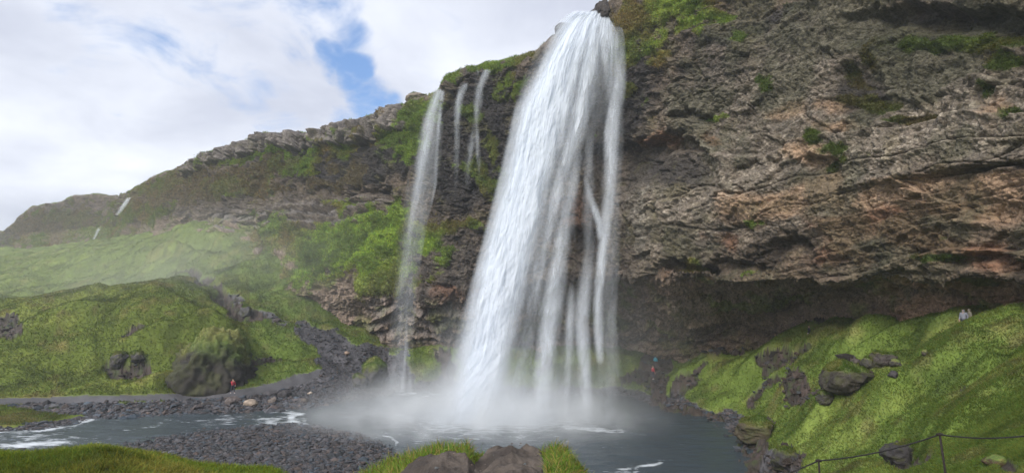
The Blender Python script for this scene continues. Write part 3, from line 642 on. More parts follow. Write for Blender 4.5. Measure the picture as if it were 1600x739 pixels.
wu, wd = np.linspace(-1.6, .62, 1000), np.exp(np.linspace(math.log(33), math.log(100), 460))
WU, WD = np.meshgrid(wu, wd)
WP = np.stack([WU*WD, WD, WU*0], -1)
wpx, wpy = proj(WP)
turb = blob(wpx, wpy, 790, 665, 220, 40)+.35
flow = sstep(560, 420, wpx)
wv = fbm(WP*np.array([.6, 1, 1]), 2.2, 4, s=201)*.13*turb + fbm(WP*np.array([.35, 1, 1]), .9, 3, s=203)*.07
WP[..., 2] = wv
fm = 0*wpx
jn = fbm(WP, 4, 3, s=205); wx_, wy_ = wpx+jn*30, wpy+fbm(WP, 3, 2, s=206)*7
for (cx, cy, rx, ry, ang, a) in [(790, 655, 110, 22, 0, .95), (700, 662, 130, 16, -8, .6), (640, 648, 90, 12, -5, .45), (900, 668, 70, 10, 0, .5), (930, 672, 60, 5, -4, .8), (880, 657, 50, 5, 3, .6),
                                  (600, 684, 26, 3, -25, .75), (645, 676, 60, 4, -15, .4), (455, 652, 30, 5, -20, .8), (420, 656, 40, 5, 5, .6), (480, 658, 16, 3, 20, .6), (330, 655, 50, 4, 5, .45), (430, 632, 30, 3, 0, .45),
                                  (60, 691, 60, 6, 0, .9), (30, 680, 60, 3, 0, .5), (60, 668, 60, 3, 4, .75), (140, 658, 40, 3, 14, .6), (0, 672, 40, 5, 0, .5), (120, 682, 40, 2, 0, .4), (230, 662, 40, 4, 6, .3), (-80, 690, 60, 8, 0, .8),
                                  (1012, 728, 30, 3, 12, .95), (960, 732, 40, 2, 2, .55), (650, 613, 40, 1.6, -3, .8), (745, 690, 90, 6, -3, .3), (560, 640, 60, 8, 0, .3), (860, 690, 60, 5, 5, .25), (700, 685, 160, 16, -4, .34), (900, 700, 120, 10, 4, .2)]:
    fm = np.maximum(fm, a*.92*blob(wx_, wy_, cx, cy, rx*1.1, ry*1.25, ang))
fm += .10+.10*flow
tag(mesh_obj('water', WP.reshape(-1, 3), grid_faces(*WU.shape).reshape(-1, 4), M_WATER, attrs={'foam': fm.ravel()}), kind='structure')

def fall_mat(name, tint=(.86, .91, .985)):
    m, t, N, L = nt(name)
    out = N.new('ShaderNodeOutputMaterial'); at = N.new('ShaderNodeAttribute'); at.attribute_name = 'dens'
    d = N.new('ShaderNodeBsdfDiffuse'); tr = N.new('ShaderNodeBsdfTranslucent'); mx = N.new('ShaderNodeMixShader'); mx.inputs[0].default_value = .42
    d.inputs[0].default_value = (*tint, 1); tr.inputs[0].default_value = (*tint, 1)
    L.new(d.outputs[0], mx.inputs[1]); L.new(tr.outputs[0], mx.inputs[2])
    tp = N.new('ShaderNodeBsdfTransparent'); m2 = N.new('ShaderNodeMixShader'); L.new(at.outputs['Fac'], m2.inputs[0]); L.new(tp.outputs[0], m2.inputs[1]); L.new(mx.outputs[0], m2.inputs[2])
    L.new(m2.outputs[0], out.inputs[0])
    return m
M_FALL = fall_mat('falling_water')
def waterfall(name, label, left, right, depth, streams, layers=5, nx=220, ny=520, thick=1.2, seed=0, arrow=.5, gain=1.0, group=None, cat='waterfall', unit=1.0):
    """left/right: [(py, px)], depth: [(py, d)], streams: [([(py, px)...], halfwidth px, [(py, strength)])]"""
    y0, y1 = left[0][0], left[-1][0]
    py = np.linspace(y0, y1, ny); a = np.linspace(0, 1, nx)
    ip = lambda pts: np.interp(py, [p[0] for p in pts], [p[1] for p in pts])
    Lx, Rx, D = smooth(ip(left), 12, 0), smooth(ip(right), 12, 0), smooth(ip(depth), 20, 0)
    QXw = Lx[:, None]+(Rx-Lx)[:, None]*a[None]; QYw = np.repeat(py[:, None], nx, 1)
    Vs, Fs, As = [], [], []
    fg = grid_faces(ny, nx).reshape(-1, 4)
    for l in range(layers):
        s = seed+l*31
        off = (l/(max(layers-1, 1))-.5)*2*thick
        flat = np.stack([QXw/unit, QYw*0+l*5.3, QYw*0], -1)
        P0 = np.stack([QXw/unit, np.zeros_like(QXw)+l*7.7, QYw/unit], -1)
        # water follows the lines of the fall: across = a, along = height
        ac = a[None]*(Rx-Lx).mean()/unit+QYw*0
        st1 = fbm(np.stack([ac, QYw/unit*.055, QYw*0+l*9.1], -1), 12, 5, s=s+1, gain=.55)
        st2 = fbm(np.stack([ac, QYw/unit*.10, QYw*0+l*3.1], -1), 2.6, 3, s=s+2)
        cl = fbm(np.stack([ac, QYw/unit*.35, QYw*0+l*4.1], -1), 16, 4, s=s+3)
        rho = np.zeros_like(QXw); rag = np.zeros_like(QXw)
        for pts, hw, stg, *ex in streams:
            pw_, ra_ = (ex+[2.0, 1.0])[:2] if len(ex) == 2 else (2.0, 1.0)
            cpx_ = np.interp(py, [p[0] for p in pts], [p[1] for p in pts])[:, None]
            S = np.interp(py, [p[0] for p in stg], [p[1] for p in stg])[:, None]
            h = (np.interp(py, [p[0] for p in hw], [p[1] for p in hw])[:, None] if isinstance(hw, list) else hw)
            x = (QXw-cpx_+cl*np.minimum(h, 16*unit)*.4)/h
            v_ = S*np.exp(-np.abs(x)**pw_); rag = np.where(v_ > rho, ra_, rag); rho = np.maximum(rho, v_)
        # pulses: chevrons with their points down, that trail upward
        ar = 0
        for kk, (cw, ln) in enumerate(((15, 120), (9, 70), (24, 170))):
            cxs = (ac+cl*3)/cw + l*.37; ci = np.floor(cxs); xx = np.abs(cxs-ci-.5)*2
            ph = hashf(ci.astype(np.int64), np.full(ci.shape, s+kk), np.full(ci.shape, 3), 4)
            t = (QYw/unit+xx*cw*1.9)/ln/(.7+.6*ph) + ph*7 + st1*.12
            fr = t-np.floor(t)                          # 1 at the point, falling off above it
            k2 = hashf(ci.astype(np.int64), np.floor(t).astype(np.int64), np.full(ci.shape, s), 8)
            ar = np.maximum(ar, (fr**2.0)*sstep(1.0, .97, fr)*(1-xx**2)*(k2 > .35))
        clump = fbm(np.stack([ac, QYw/unit*.22, QYw*0+l*6.1], -1), 22, 4, s=s+6)
        base = np.clip(.72+.40*st1+.16*st2+.35*clump, 0, 1.4)
        core = sstep(.75, 1.1, rho)
        aw = arrow*(1-.92*core)*smooth(rag, 4, 1)
        ah = rho*(base*(1-aw*.75)+core*.15+ar*aw*1.6*(.3+.7*base))*gain
        # dense water stays closed, thin water breaks up
        al = 1-np.clip(1-np.clip(ah, 0, .995), 0.02, 1)**(1.15)
        al = al*sstep(.0, .12, al)
        edge = sstep(0, .035, a)*sstep(1, .965, a)
        top = sstep(y0, y0+6*unit, QYw+3*st2)
        al = 1-(1-np.clip(al*edge[None]*top, 0, .985))**(2.2/layers)
        Dl = D[:, None]+off*sstep(y0, y0+60*unit, QYw)+.12*thick*st1*sstep(y0, y0+40, QYw)+thick*.3*cl
        jxp = QXw+(rng.random()-.5)*3*unit
        Pw = np.stack([lat(jxp, QYw)*Dl, Dl, H+slope(QYw)*Dl], -1)
        ff = fg[(al.ravel()[fg] > .004).any(1)]
        used = np.zeros(al.size, bool); used[ff.ravel()] = True; re = np.cumsum(used)-1
        Fs.append(re[ff]+sum(len(v) for v in Vs)); Vs.append(Pw.reshape(-1, 3)[used]); As.append(al.ravel()[used])
    o = mesh_obj(name, np.concatenate(Vs), np.concatenate(Fs), M_FALL, attrs={'dens': np.concatenate(As)})
    return tag(o, label, cat, group)
# the main fall
ML = [(16, 900), (30, 872), (60, 846), (100, 822), (170, 800), (260, 780), (370, 752), (450, 730), (560, 700), (662, 610)]
MR = [(16, 962), (30, 972), (60, 978), (120, 982), (200, 978), (300, 976), (400, 974), (500, 966), (580, 980), (662, 1005)]
MD = [(16, 67.5), (60, 67), (150, 66.5), (662, 62.5)]
CY = [16, 60, 100, 170, 250, 330, 420, 500, 560, 640, 662]
CL = [890, 868, 848, 815, 795, 775, 750, 733, 722, 708, 704]; CR = [955, 930, 905, 892, 868, 848, 826, 806, 790, 776, 772]
core = [(y, (a+b)/2) for y, a, b in zip(CY, CL, CR)]; corew = [(y, (b-a)/2*1.02) for y, a, b in zip(CY, CL, CR)]
MS = [(core, corew, [(16, 1.1), (100, 1.25), (400, 1.25), (560, 1.15), (662, 1.1)], 3.4, .25),
      ([(y, x-4) for y, x in core], [(y, w_*1.28) for y, w_ in corew], [(16, .25), (300, .22), (662, .32)], 2.0, .15),       # the mist that it carries along
      ([(16, 950), (60, 948), (120, 955), (160, 955)], [(16, 14), (60, 20), (160, 16)], [(16, 1.0), (70, .8), (110, .5), (160, .15)], 2, 1),
      ([(60, 925), (140, 912), (215, 896), (300, 870), (400, 846), (500, 826), (662, 800)], [(60, 16), (215, 14), (400, 14), (662, 22)], [(60, .9), (150, .75), (300, .55), (420, .38), (500, .2), (662, .25)], 2, 1),
      ([(60, 966), (130, 966), (200, 957), (300, 954), (400, 941), (470, 934), (530, 936), (575, 938)], [(60, 9), (130, 10), (300, 8), (530, 6)], [(60, .6), (130, .6), (200, .7), (300, .7), (400, .6), (500, .6), (560, .35), (575, 0)], 2, .9),
      ([(270, 915), (310, 922), (350, 938), (380, 940)], 6, [(270, .1), (330, .5), (370, .5), (380, .1)], 2, .6),
      ([(400, 920), (500, 908), (560, 912), (662, 918)], [(400, 10), (500, 10), (662, 8)], [(400, .15), (470, .45), (560, .5), (662, .45)], 2, .7),
      ([(250, 900), (330, 884), (400, 872), (450, 866), (560, 852), (662, 842)], [(250, 10), (450, 13), (662, 15)], [(250, .25), (380, .55), (450, .62), (560, .5), (662, .42)], 2, 1),
      ([(460, 893), (560, 889), (662, 882)], 7, [(430, 0), (500, .4), (560, .35), (662, .25)], 2, .8),
      ([(60, 930), (200, 922), (400, 905), (662, 880)], [(60, 34), (200, 36), (662, 50)], [(60, .3), (200, .10), (300, .05), (400, .04), (500, .07), (662, .2)], 2, .6),
      ([(560, 770), (662, 775)], [(560, 50), (620, 80), (662, 120)], [(560, 0), (610, .14), (645, .4), (662, .5)], 2.2, .1),
      ([(200, 962), (400, 955), (560, 940)], 14, [(60, .2), (200, .16), (400, .16), (560, .1)], 2, .3)]
waterfall('waterfall', 'tall broad white waterfall dropping from the cliff rim into the pool', ML, MR, MD, MS, layers=7, nx=270, ny=640, thick=1.3, seed=300, arrow=.6, gain=.95)
# the slender fall beside it
waterfall('waterfall', 'slender white waterfall dropping from the notch at the grassy cliff rim',
          [(138, 676), (180, 655), (260, 640), (350, 622), (450, 614), (540, 604), (612, 594)], [(138, 700), (180, 694), (260, 690), (350, 668), (450, 652), (540, 646), (612, 650)],
          [(138, 86.5), (300, 84), (612, 78.5)],
          [([(138, 687), (180, 672), (260, 658), (350, 643), (450, 630), (540, 622), (612, 612)], [(138, 5), (200, 9), (350, 8), (612, 9)], [(138, .5), (250, .36), (350, .2), (450, .11), (540, .12), (612, .16)]),
           ([(138, 687), (250, 668), (350, 648), (450, 634), (612, 622)], [(138, 6), (250, 20), (612, 22)], [(138, .2), (250, .16), (612, .12)]),
           ([(138, 692), (200, 684), (300, 678), (360, 668)], 4, [(138, .4), (220, .25), (330, .1), (360, 0)]),
           ([(450, 636), (540, 634), (612, 628)], 4, [(450, .08), (540, .2), (612, .24)]), ([(500, 640), (612, 640)], 5, [(500, .0), (612, .16)])],
          layers=5, nx=100, ny=420, thick=.5, seed=500, arrow=.35, unit=.7)
waterfall('waterfall', 'thin trickle on black rock just right of the slender waterfall',
          [(130, 700), (200, 700), (330, 702)], [(130, 732), (200, 728), (330, 722)], [(130, 83), (330, 84)],
          [([(130, 727), (160, 716), (220, 714), (330, 712)], 5, [(130, .3), (150, .34), (200, .12), (230, .16), (260, .1), (330, .0)])], layers=3, nx=40, ny=220, thick=.25, seed=520, arrow=.5, unit=.6, group='trickles on the black rock')
waterfall('waterfall', 'thin trickle on black rock midway between the slender and the broad waterfall',
          [(108, 726), (200, 722), (330, 716)], [(108, 772), (200, 764), (330, 750)], [(108, 81.5), (200, 82), (330, 82.5)],
          [([(108, 762), (135, 750), (200, 742), (260, 730), (330, 728)], 6, [(108, .34), (150, .3), (200, .12), (225, .18), (260, .09), (330, .0)]), ([(112, 745), (150, 742), (260, 748), (300, 748)], 4, [(112, .1), (190, .08), (215, .22), (260, .1), (300, 0)])], layers=3, nx=60, ny=230, thick=.25, seed=540, arrow=.5, unit=.6, group='trickles on the black rock')
waterfall('waterfall', 'tiny distant waterfall in the notch of the far cliff', [(308, 197), (336, 176)], [(308, 206), (336, 190)], [(308, 186), (336, 176)],
          [([(308, 202), (336, 183)], 3.2, [(308, .45), (322, .4), (336, .15)])], layers=3, nx=16, ny=50, thick=.2, seed=560, arrow=.3, unit=.5, group='small falls far along the cliff')
waterfall('waterfall', 'faint lower cascade on the slope beneath the tiny distant waterfall', [(356, 152), (374, 142)], [(356, 161), (374, 152)], [(356, 168), (374, 160)],
          [([(356, 156), (374, 147)], 2.4, [(356, .35), (374, .2)])], layers=2, nx=12, ny=30, thick=.2, seed=570, arrow=.3, unit=.5, group='small falls far along the cliff')
print('falls', time.time()-T0)

# ================================================================== ROCKS
def rock(name, centre, r, seed, sub=4, moss=0.0, tone=(.10, .092, .088), rot=0.0, label=None, group=None, cat='boulder', cut=.45, rough=.22, mat=None, flatb=.0):
    import bmesh
    bm = bmesh.new(); bmesh.ops.create_icosphere(bm, subdivisions=sub, radius=1)
    V = np.array([v.co[:] for v in bm.verts]); Fc = np.array([[v.index for v in f.verts] for f in bm.faces]); bm.free()
    rg = np.random.default_rng(seed)
    # planes cut a rounded lump into a boulder
    for _ in range(11):
        nrm = rg.normal(size=3); nrm /= np.linalg.norm(nrm); h = 1-cut*rg.random()
        dd = V@nrm-h; V = V-np.where(dd > 0, dd, 0)[:, None]*nrm*.92
    P0 = V*1.0+seed*3.1
    nn = V/np.linalg.norm(V, axis=1, keepdims=True)
    V = V+nn*(fbm(P0, .9, 4, s=seed)*rough+fbm(P0, .22, 3, s=seed+5, ridged=True)*rough*.35+(fbm(P0, .07, 3, s=seed+6)*rough*.14 if sub > 5 else 0))[:, None]
    c, s = math.cos(rot), math.sin(rot)
    V = V*np.array(r); V = np.stack([V[:, 0]*c-V[:, 1]*s, V[:, 0]*s+V[:, 1]*c, V[:, 2]], -1)
    col = np.array(tone)*(1+.5*fbm(P0, .35, 4, s=seed+9))[:, None]
    if moss > 0: col = mix(col, (.055, .06, .02), sstep(-.05, .45, fbm(P0, .3, 4, s=seed+19))*.6)
    mk = sstep(.05, .45, nn[:, 2]*.9+.35*fbm(P0, .5, 4, s=seed+13)-(.55-moss))*(moss > 0)
    mc = mix(np.broadcast_to(G_MID, V.shape), (.17, .17, .05), sstep(-.4, .6, fbm(P0, .6, 3, s=seed+15)))
    col = col*(1-mk[:, None])+mc*mk[:, None]
    o = mesh_obj(name, V, Fc, mat or M_STONE, col=col)
    o.location = centre
    if label: tag(o, label, cat, group)
    vis = mk > .4
    if vis.sum() > 20 and max(r) > .5:
        k = int(min(14000, 240*r[0]*max(r[1], r[2])*4)); ii = rg.choice(np.nonzero(vis)[0], k)
        ar_ = math.sqrt(4*math.pi*r[0]*r[2]/len(V))
        Pp = V[ii]+rg.normal(size=(k, 3))*ar_*.45
        tc_ = tufts('turf', Pp, nn[ii], vary(mc[ii]*np.array((.85, .95, .8)), .18), .13, .035, .3); tc_.parent = o; tc_['kind'] = 'stuff'
    return o, V, mk
def gz(px, py, lift=0.0):                        # first ground hit on the line through (px, py), searched on the terrain grid
    d = np.exp(np.linspace(math.log(3), math.log(200), 1400)); u = np.full(d.shape, float(lat(px, py)))
    z = np.maximum(ground_z(u, d), 0.0); zr = H+slope(py)*d
    k = np.argmax(z >= zr); dd = d[k]
    return np.array([u[k]*dd, dd, z[k]+lift])
def rock_at(px, py, w_px, h_px, seed, sink=.5, depth=1.0, **kw):
    """a boulder whose picture is w_px wide and h_px high, resting at the ground seen at (px, py)"""
    p = gz(px, py); m = p[1]/F
    rx, rz = w_px*m/2, h_px*m/(2-sink*1.0)
    return rock('boulder', (p[0], p[1]+rx*depth*.3, p[2]+rz*(1-sink)), (rx, rx*depth, rz), seed, **kw)
# rock face in the end of the knoll
knx, kny, knd = 326, 570, 76.0
p = W(knx, kny, knd)
rock('rock_outcrop', (p[0]+.1, p[1]+1.2, 2.9), (5.4, 4.2, 5.9), 21, sub=6, moss=.40, rough=.30, tone=(.026, .023, .018), label='big dark rock outcrop with a turf cap at the end of the grassy knoll', cat='rock', cut=.35)
p = W(655, 153, 96.0)
rock('rock_outcrop', (p[0], p[1]+1, p[2]), (2.3, 2.5, .95), 25, sub=5, moss=.12, tone=(.20, .17, .14), label='brown rounded rock on the cliff rim against the sky', cat='rock', cut=.4)
p = W(943, 14, 67.5)
rock('rock_outcrop', (p[0], p[1]+.6, p[2]), (1.1, 1.6, 1.3), 27, sub=5, tone=(.05, .042, .04), label='dark wet rock at the brink beside the broad waterfall', cat='rock')
p = W(882, 36, 70.5)
rock('rock_outcrop', (p[0], p[1]+.6, p[2]-.6), (1.2, 1.6, .9), 28, sub=4, tone=(.05, .042, .04), label='small dark rock breaking the brink of the broad waterfall', cat='rock')
LB = [ # px, py (foot), w, h, seed, moss, tone, label
 (1335, 606, 80, 40, 31, .30, (.04, .034, .028), 'large boulder with a mossy brown top standing out of the green slope'),
 (1385, 570, 40, 22, 32, .12, (.055, .045, .042), 'dark rock above the large mossy boulder, widest of the dark group'),
 (1360, 574, 24, 14, 33, .05, (.05, .045, .042), 'small dark rock at the upper corner of the large mossy boulder'),
 (1402, 574, 18, 12, 34, .1, (.05, .045, .042), 'small dark rock at the far end of the dark group on the slope'),
 (1396, 590, 14, 11, 35, .0, (.05, .045, .048), 'lone small dark stone in the grass below the dark group'),
 (1291, 632, 26, 18, 36, .1, (.05, .045, .042), 'dark rock at the lower corner of the large mossy boulder'),
 (1446, 556, 8, 9, 37, .3, (.06, .05, .04), 'tiny upright brown stone high on the green slope'),
 (1180, 690, 60, 30, 39, .2, (.06, .048, .03), 'brown mossy rock at the edge of the pool under the green slope'),
 (582, 603, 44, 40, 41, .35, (.07, .066, .066), 'big wet mossy boulder beside the foot of the slender waterfall'),
 (560, 606, 26, 24, 42, .2, (.06, .055, .055), 'mossy boulder on the scree left of the big wet boulder'),
 (608, 618, 18, 10, 43, 0, (.04, .038, .04), 'black wet boulder at the water below the slender waterfall'),
 (391, 634, 22, 9, 51, 0, (.30, .24, .19), 'pale tan boulder on the gravel near the red walker'),
 (362, 631, 22, 10, 52, 0, (.12, .10, .095), 'brown boulder beside the pale tan boulder'),
 (425, 630, 14, 9, 53, 0, (.15, .125, .11), 'greyish brown boulder on the shore right of the pale tan boulder'),
 (444, 621, 18, 13, 54, 0, (.06, .056, .06), 'blocky dark boulder on the shore beyond the pale tan boulder'),
 (484, 616, 8, 4, 55, 0, (.34, .28, .23), 'small pale stone on the dark scree shore'),
 (307, 632, 12, 7, 56, 0, (.05, .05, .055), 'small black boulder on the gravel left of the brown boulder'),
 (85, 637, 14, 6, 57, 0, (.10, .10, .105), 'flat grey stone on the gravel below the path'),
 (183, 574, 30, 20, 58, .1, (.06, .055, .055), 'dark rock in the larger hollow of the knoll'),
 (212, 563, 26, 14, 59, .15, (.055, .05, .05), 'dark rock at the upper edge of the knoll hollow'),
 (382, 494, 24, 16, 60, .1, (.07, .068, .072), 'grey boulder in the gully behind the knoll'),
 (474, 629, 16, 7, 61, 0, (.09, .075, .065), 'low brown rock at the water edge below the small pale stone'),
 (541, 555, 9, 5, 62, 0, (.30, .22, .17), 'small tan stone at the top of the scree'),
 (1420, 724, 60, 34, 63, .05, (.04, .036, .038), 'dark overhanging rock behind the nearer fence posts'),
 (1232, 733, 44, 30, 64, .05, (.035, .032, .035), 'dark rock at the bottom of the slope left of the fence posts'),
 (1565, 728, 36, 14, 65, .5, (.06, .035, .02), 'rusty brown stone half sunk in the grass beyond the fence'),
]
for (px, py, w, h, sd, ms, tone, lab) in LB:
    rock_at(px, py, w, h, sd, moss=ms, tone=tone, label=lab, sub=5 if w > 25 else 4)
# loose stones: the shingle of the bar and the shore
def stones(name, msk, n, size, mat=M_STONE, tone=GRAV, amp=.35):
    import bmesh
    bm = bmesh.new(); bmesh.ops.create_icosphere(bm, subdivisions=1, radius=1)
    BV = np.array([v.co[:] for v in bm.verts]); BF = np.array([[v.index for v in f.verts] for f in bm.faces]); bm.free()
    id_ = pick(msk, n); P = PG.reshape(-1, 3)[id_]+rng.normal(size=(n, 3))*np.array([.25, .25, 0])
    sz = size*(.5+rng.gamma(1.6, .55, size=n)); ang = rng.random(n)*6.28
    V = BV[None]*(1+.25*rng.normal(size=(n, len(BV), 1)))
    V = V*np.stack([sz*(.8+.6*rng.random(n)), sz*(.6+.4*rng.random(n)), sz*(.45+.3*rng.random(n))], -1)[:, None]
    c, s = np.cos(ang)[:, None], np.sin(ang)[:, None]
    V = np.stack([V[..., 0]*c-V[..., 1]*s, V[..., 0]*s+V[..., 1]*c, V[..., 2]], -1)+P[:, None]
    Fc = (np.arange(n)*len(BV))[:, None, None]+BF[None]
    col = np.repeat(vary(np.broadcast_to(tone, (n, 3)), amp)*.9, len(BV), 0)
    return tag(mesh_obj(name, V.reshape(-1, 3), Fc.reshape(-1, 3), mat, col=col, smooth_=False), kind='stuff')
gmask = (cls == 1) & inframe & (ZG > -.15)
stones('shingle', gmask & (DG > 30) & (DG < 60) & (PX < 660), 26000, .085)
stones('shore_stones', gmask & (DG >= 60) & (DG < 73) & ~gully, 9000, .11, tone=GRAV*1.1)
stones('scree_stones', gmask & (DG >= 73) & ~gully, 9000, .075, tone=GRAV*.95)
stones('slope_rubble', (bare > .6) & (DG > 38) & (DG < 84), 1100, .12, tone=np.array((.05, .04, .036)))
stones('gully_rubble', ((cls == 1) & gully) | ((cls == 4) & (DG > 50) & (PX > 1000) & (PX < 1200)), 2400, .17, tone=GRAV*.9)
stones('bank_pebbles', (cls == 3) & (DG > 4) & (DG < 11), 350, .011, tone=np.array((.12, .10, .09)), amp=.2)
print('rocks', time.time()-T0)

# ================================================================== PEOPLE
M_SKIN = flat_mat('skin', (.48, .30, .22), .6, 40, .08, .05)
M_HAIR = flat_mat('hair', (.30, .20, .11), .7, 60, .3, .3)
M_DTRS = flat_mat('dark_trousers', (.03, .035, .05), .85)
M_SHOE = flat_mat('pale_shoes', (.45, .42, .42), .7)
def skin(name, pts, edges, m, sub=2, root=0):
    me = bpy.data.meshes.new(name); me.from_pydata([p[:3] for p in pts], edges, [])
    o = bpy.data.objects.new(name, me); C.objects.link(o)
    mod = o.modifiers.new('s', 'SKIN'); sv = me.skin_vertices[0].data
    for i, p in enumerate(pts):
        rr = p[3]; sv[i].radius = rr if isinstance(rr, tuple) else (rr, rr); sv[i].use_root = (i == root)
    ss = o.modifiers.new('u', 'SUBSURF'); ss.levels = sub; ss.render_levels = sub
    dg = bpy.context.evaluated_depsgraph_get(); nm = bpy.data.meshes.new_from_object(o.evaluated_get(dg))
    C.objects.unlink(o); bpy.data.objects.remove(o)
    nm.name = name; nm.materials.clear(); nm.materials.append(m)
    nm.polygons.foreach_set('use_smooth', np.ones(len(nm.polygons), bool))
    r = bpy.data.objects.new(name, nm); C.objects.link(r); return r
def person(at, face, jacket, label, stride=.0, arms='photo', trousers=None, bag=None, height=1.75, hood=False):
    root = bpy.data.objects.new('person', None); C.objects.link(root); root.location = at; root.rotation_euler = (0, 0, face)
    tag(root, label, 'person', 'walkers on the path')
    s = height/1.75
    # faces +Y; x is the figure's own right
    hipL, hipR = (-.10, 0, .92), (.10, 0, .92)
    kL, kR = (-.13, stride*.55+.02, .50), (.13, -stride*.35+.03, .50)
    aL, aR = (-.14, stride, .09), (.14, -stride, .09)
    tL, tR = (-.15, stride+.17, .04), (.15, -stride+.17, .04)
    pel, wa, ch, nk, hd0, hd1 = (0, 0, .95), (0, 0, 1.12), (0, 0, 1.34), (0, .01, 1.50), (0, .03, 1.60), (0, .035, 1.68)
    shL, shR = (-.19, 0, 1.42), (.19, 0, 1.42)
    if arms == 'photo': eL, eR, wL, wR = (-.27, .20, 1.26), (.27, .20, 1.26), (-.09, .38, 1.50), (.09, .38, 1.50)
    elif arms == 'one': eL, eR, wL, wR = (-.27, .06, 1.16), (.27, .20, 1.26), (-.28, .14, .93), (.09, .38, 1.50)
    else: eL, eR, wL, wR = (-.26, -.02, 1.15), (.26, -.02, 1.15), (-.27, .10, .90), (.27, .10, .90)
    pts = [(*pel, (.15, .10)), (*wa, (.135, .095)), (*ch, (.165, .11)), (*nk, .055), (*hd0, (.078, .088)), (*hd1, (.072, .085)),
           (*shL, .062), (*eL, .044), (*wL, .03), (*shR, .062), (*eR, .044), (*wR, .03),
           (*hipL, .085), (*kL, .058), (*aL, .038), (*hipR, .085), (*kR, .058), (*aR, .038)]
    ed = [(0, 1), (1, 2), (2, 3), (3, 4), (4, 5), (2, 6), (6, 7), (7, 8), (2, 9), (9, 10), (10, 11), (0, 12), (12, 13), (13, 14), (0, 15), (15, 16), (16, 17)]
    def hand(w, e, base):
        w, e = Vector(w), Vector(e); dr = (w-e).normalized(); sd = dr.cross(Vector((0, 0, 1)))
        if sd.length < .2: sd = Vector((1, 0, 0))
        sd.normalize(); up = sd.cross(dr); P = []; E = []
        pm = w+dr*.05; P.append((*pm, .024)); E.append((base, len(pts)+0))
        k0 = len(pts); kk = k0+1
        for j, (o_, l_) in enumerate(((-.03, .065), (-.01, .078), (.01, .072), (.03, .056))):
            a = pm+sd*o_+dr*.03; b = a+dr*l_*.55-up*.012; c = b+dr*l_*.4-up*.03
            for q_, r_ in ((a, .0095), (b, .0085), (c, .0075)): P.append((*q_, r_))
            E += [(k0, kk), (kk, kk+1), (kk+1, kk+2)]; kk += 3
        a = pm+sd*.035-dr*.02; b = a+sd*.025+dr*.03
        P += [(*a, .011), (*b, .009)]; E += [(k0, kk), (kk, kk+1)]
        return P, E
    for base, w, e in ((8, wL, eL), (11, wR, eR)):
        P, E = hand(w, e, base); pts += P; ed += E
    b = skin('person', [(p[0], p[1], p[2], p[3]) for p in pts], ed, M_SKIN, 2); b.name = 'body'; b.parent = root
    # face: brows, nose and chin pushed out of the head itself
    for v in b.data.vertices:
        c = v.co
        if c.z > 1.55 and c.y > .07:
            if abs(c.x) < .02 and 1.59 < c.z < 1.65: c.y += .02
            if .02 < abs(c.x) < .05 and 1.63 < c.z < 1.66: c.y -= .008
    j = lambda p, r: (*p, r)
    # jacket over trunk and sleeves, a little proud of the body
    jp = [(0, 0, .90, (.18, .13)), (*wa, (.165, .125)), (*ch, (.19, .135)), (0, .005, 1.47, .085), j(shL, .085), j(eL, .062), j(tuple(Vector(eL).lerp(Vector(wL), .85)), .046), j(shR, .085), j(eR, .062), j(tuple(Vector(eR).lerp(Vector(wR), .85)), .046)]
    jo = skin('jacket', jp, [(0, 1), (1, 2), (2, 3), (2, 4), (4, 5), (5, 6), (2, 7), (7, 8), (8, 9)], jacket); jo.parent = root
    tp = [(0, 0, .95, (.165, .115)), j(hipL, .10), j(kL, .074), (aL[0], aL[1], aL[2]+.05, .058), j(hipR, .10), j(kR, .074), (aR[0], aR[1], aR[2]+.05, .058)]
    to = skin('trousers', tp, [(0, 1), (1, 2), (2, 3), (0, 4), (4, 5), (5, 6)], trousers or M_DTRS); to.parent = root
    for a, t in ((aL, tL), (aR, tR)):
        so = skin('shoe', [(a[0], a[1]-.05, .055, .05), (a[0], a[1]+.06, .05, .048), (t[0], t[1], .04, .04)], [(0, 1), (1, 2)], M_SHOE, 2); so.parent = root
    if hood:
        ho = skin('hood', [(0, -.01, 1.50, .10), (0, .0, 1.60, .115), (0, .0, 1.69, .10)], [(0, 1), (1, 2)], jacket, 2)
    else:
        ho = skin('hair', [(0, -.02, 1.57, .07), (0, -.005, 1.65, .098), (0, .01, 1.71, .088)], [(0, 1), (1, 2)], M_HAIR, 2)
    ho.parent = root
    if bag:
        bo = skin('bag', [(-.26, .06, .98, (.09, .05)), (-.26, .06, .84, (.10, .06))], [(0, 1)], bag, 1); bo.parent = root
    root.scale = (s, s, s)
    return root
def jk(nm, c): return flat_mat(nm, c, .7, 30, .15, .15)
M_RED, M_DARKJ, M_CYAN, M_CRIM, M_PALE = jk('red_jacket', (.42, .03, .05)), jk('dark_jacket', (.03, .033, .04)), jk('cyan_jacket', (.03, .30, .42)), jk('crimson_jacket', (.36, .03, .05)), jk('pale_raincoat', (.25, .26, .31))
M_BAG = flat_mat('pale_bag', (.60, .56, .55), .7)
def foot(px, py, d=None):
    if d is None: return gz(px, py)
    u = float(lat(px, py)); return np.array([u*d, d, float(ground_z(np.array([u]), np.array([d]))[0])])
p = foot(363, 615, 72.5); person(tuple(p), -2.2, M_RED, 'person in a red jacket and dark trousers on the path under the dark rock outcrop', stride=.20, arms='one', bag=M_BAG)
def seen(px, py, d, hidden):                     # feet placed so that the head top shows at (px, py)
    q = W(px, py, d); return (q[0], q[1], q[2]-1.75)
person(seen(1020, 571, 76, 0), -1.2, M_CRIM, 'person in a crimson jacket walking in the dark cleft behind the pool', stride=.15, arms='down')
person(seen(1024, 556, 84, 0), 2.6, M_CYAN, 'person in a bright cyan raincoat higher up the dark cleft', arms='down', hood=True)
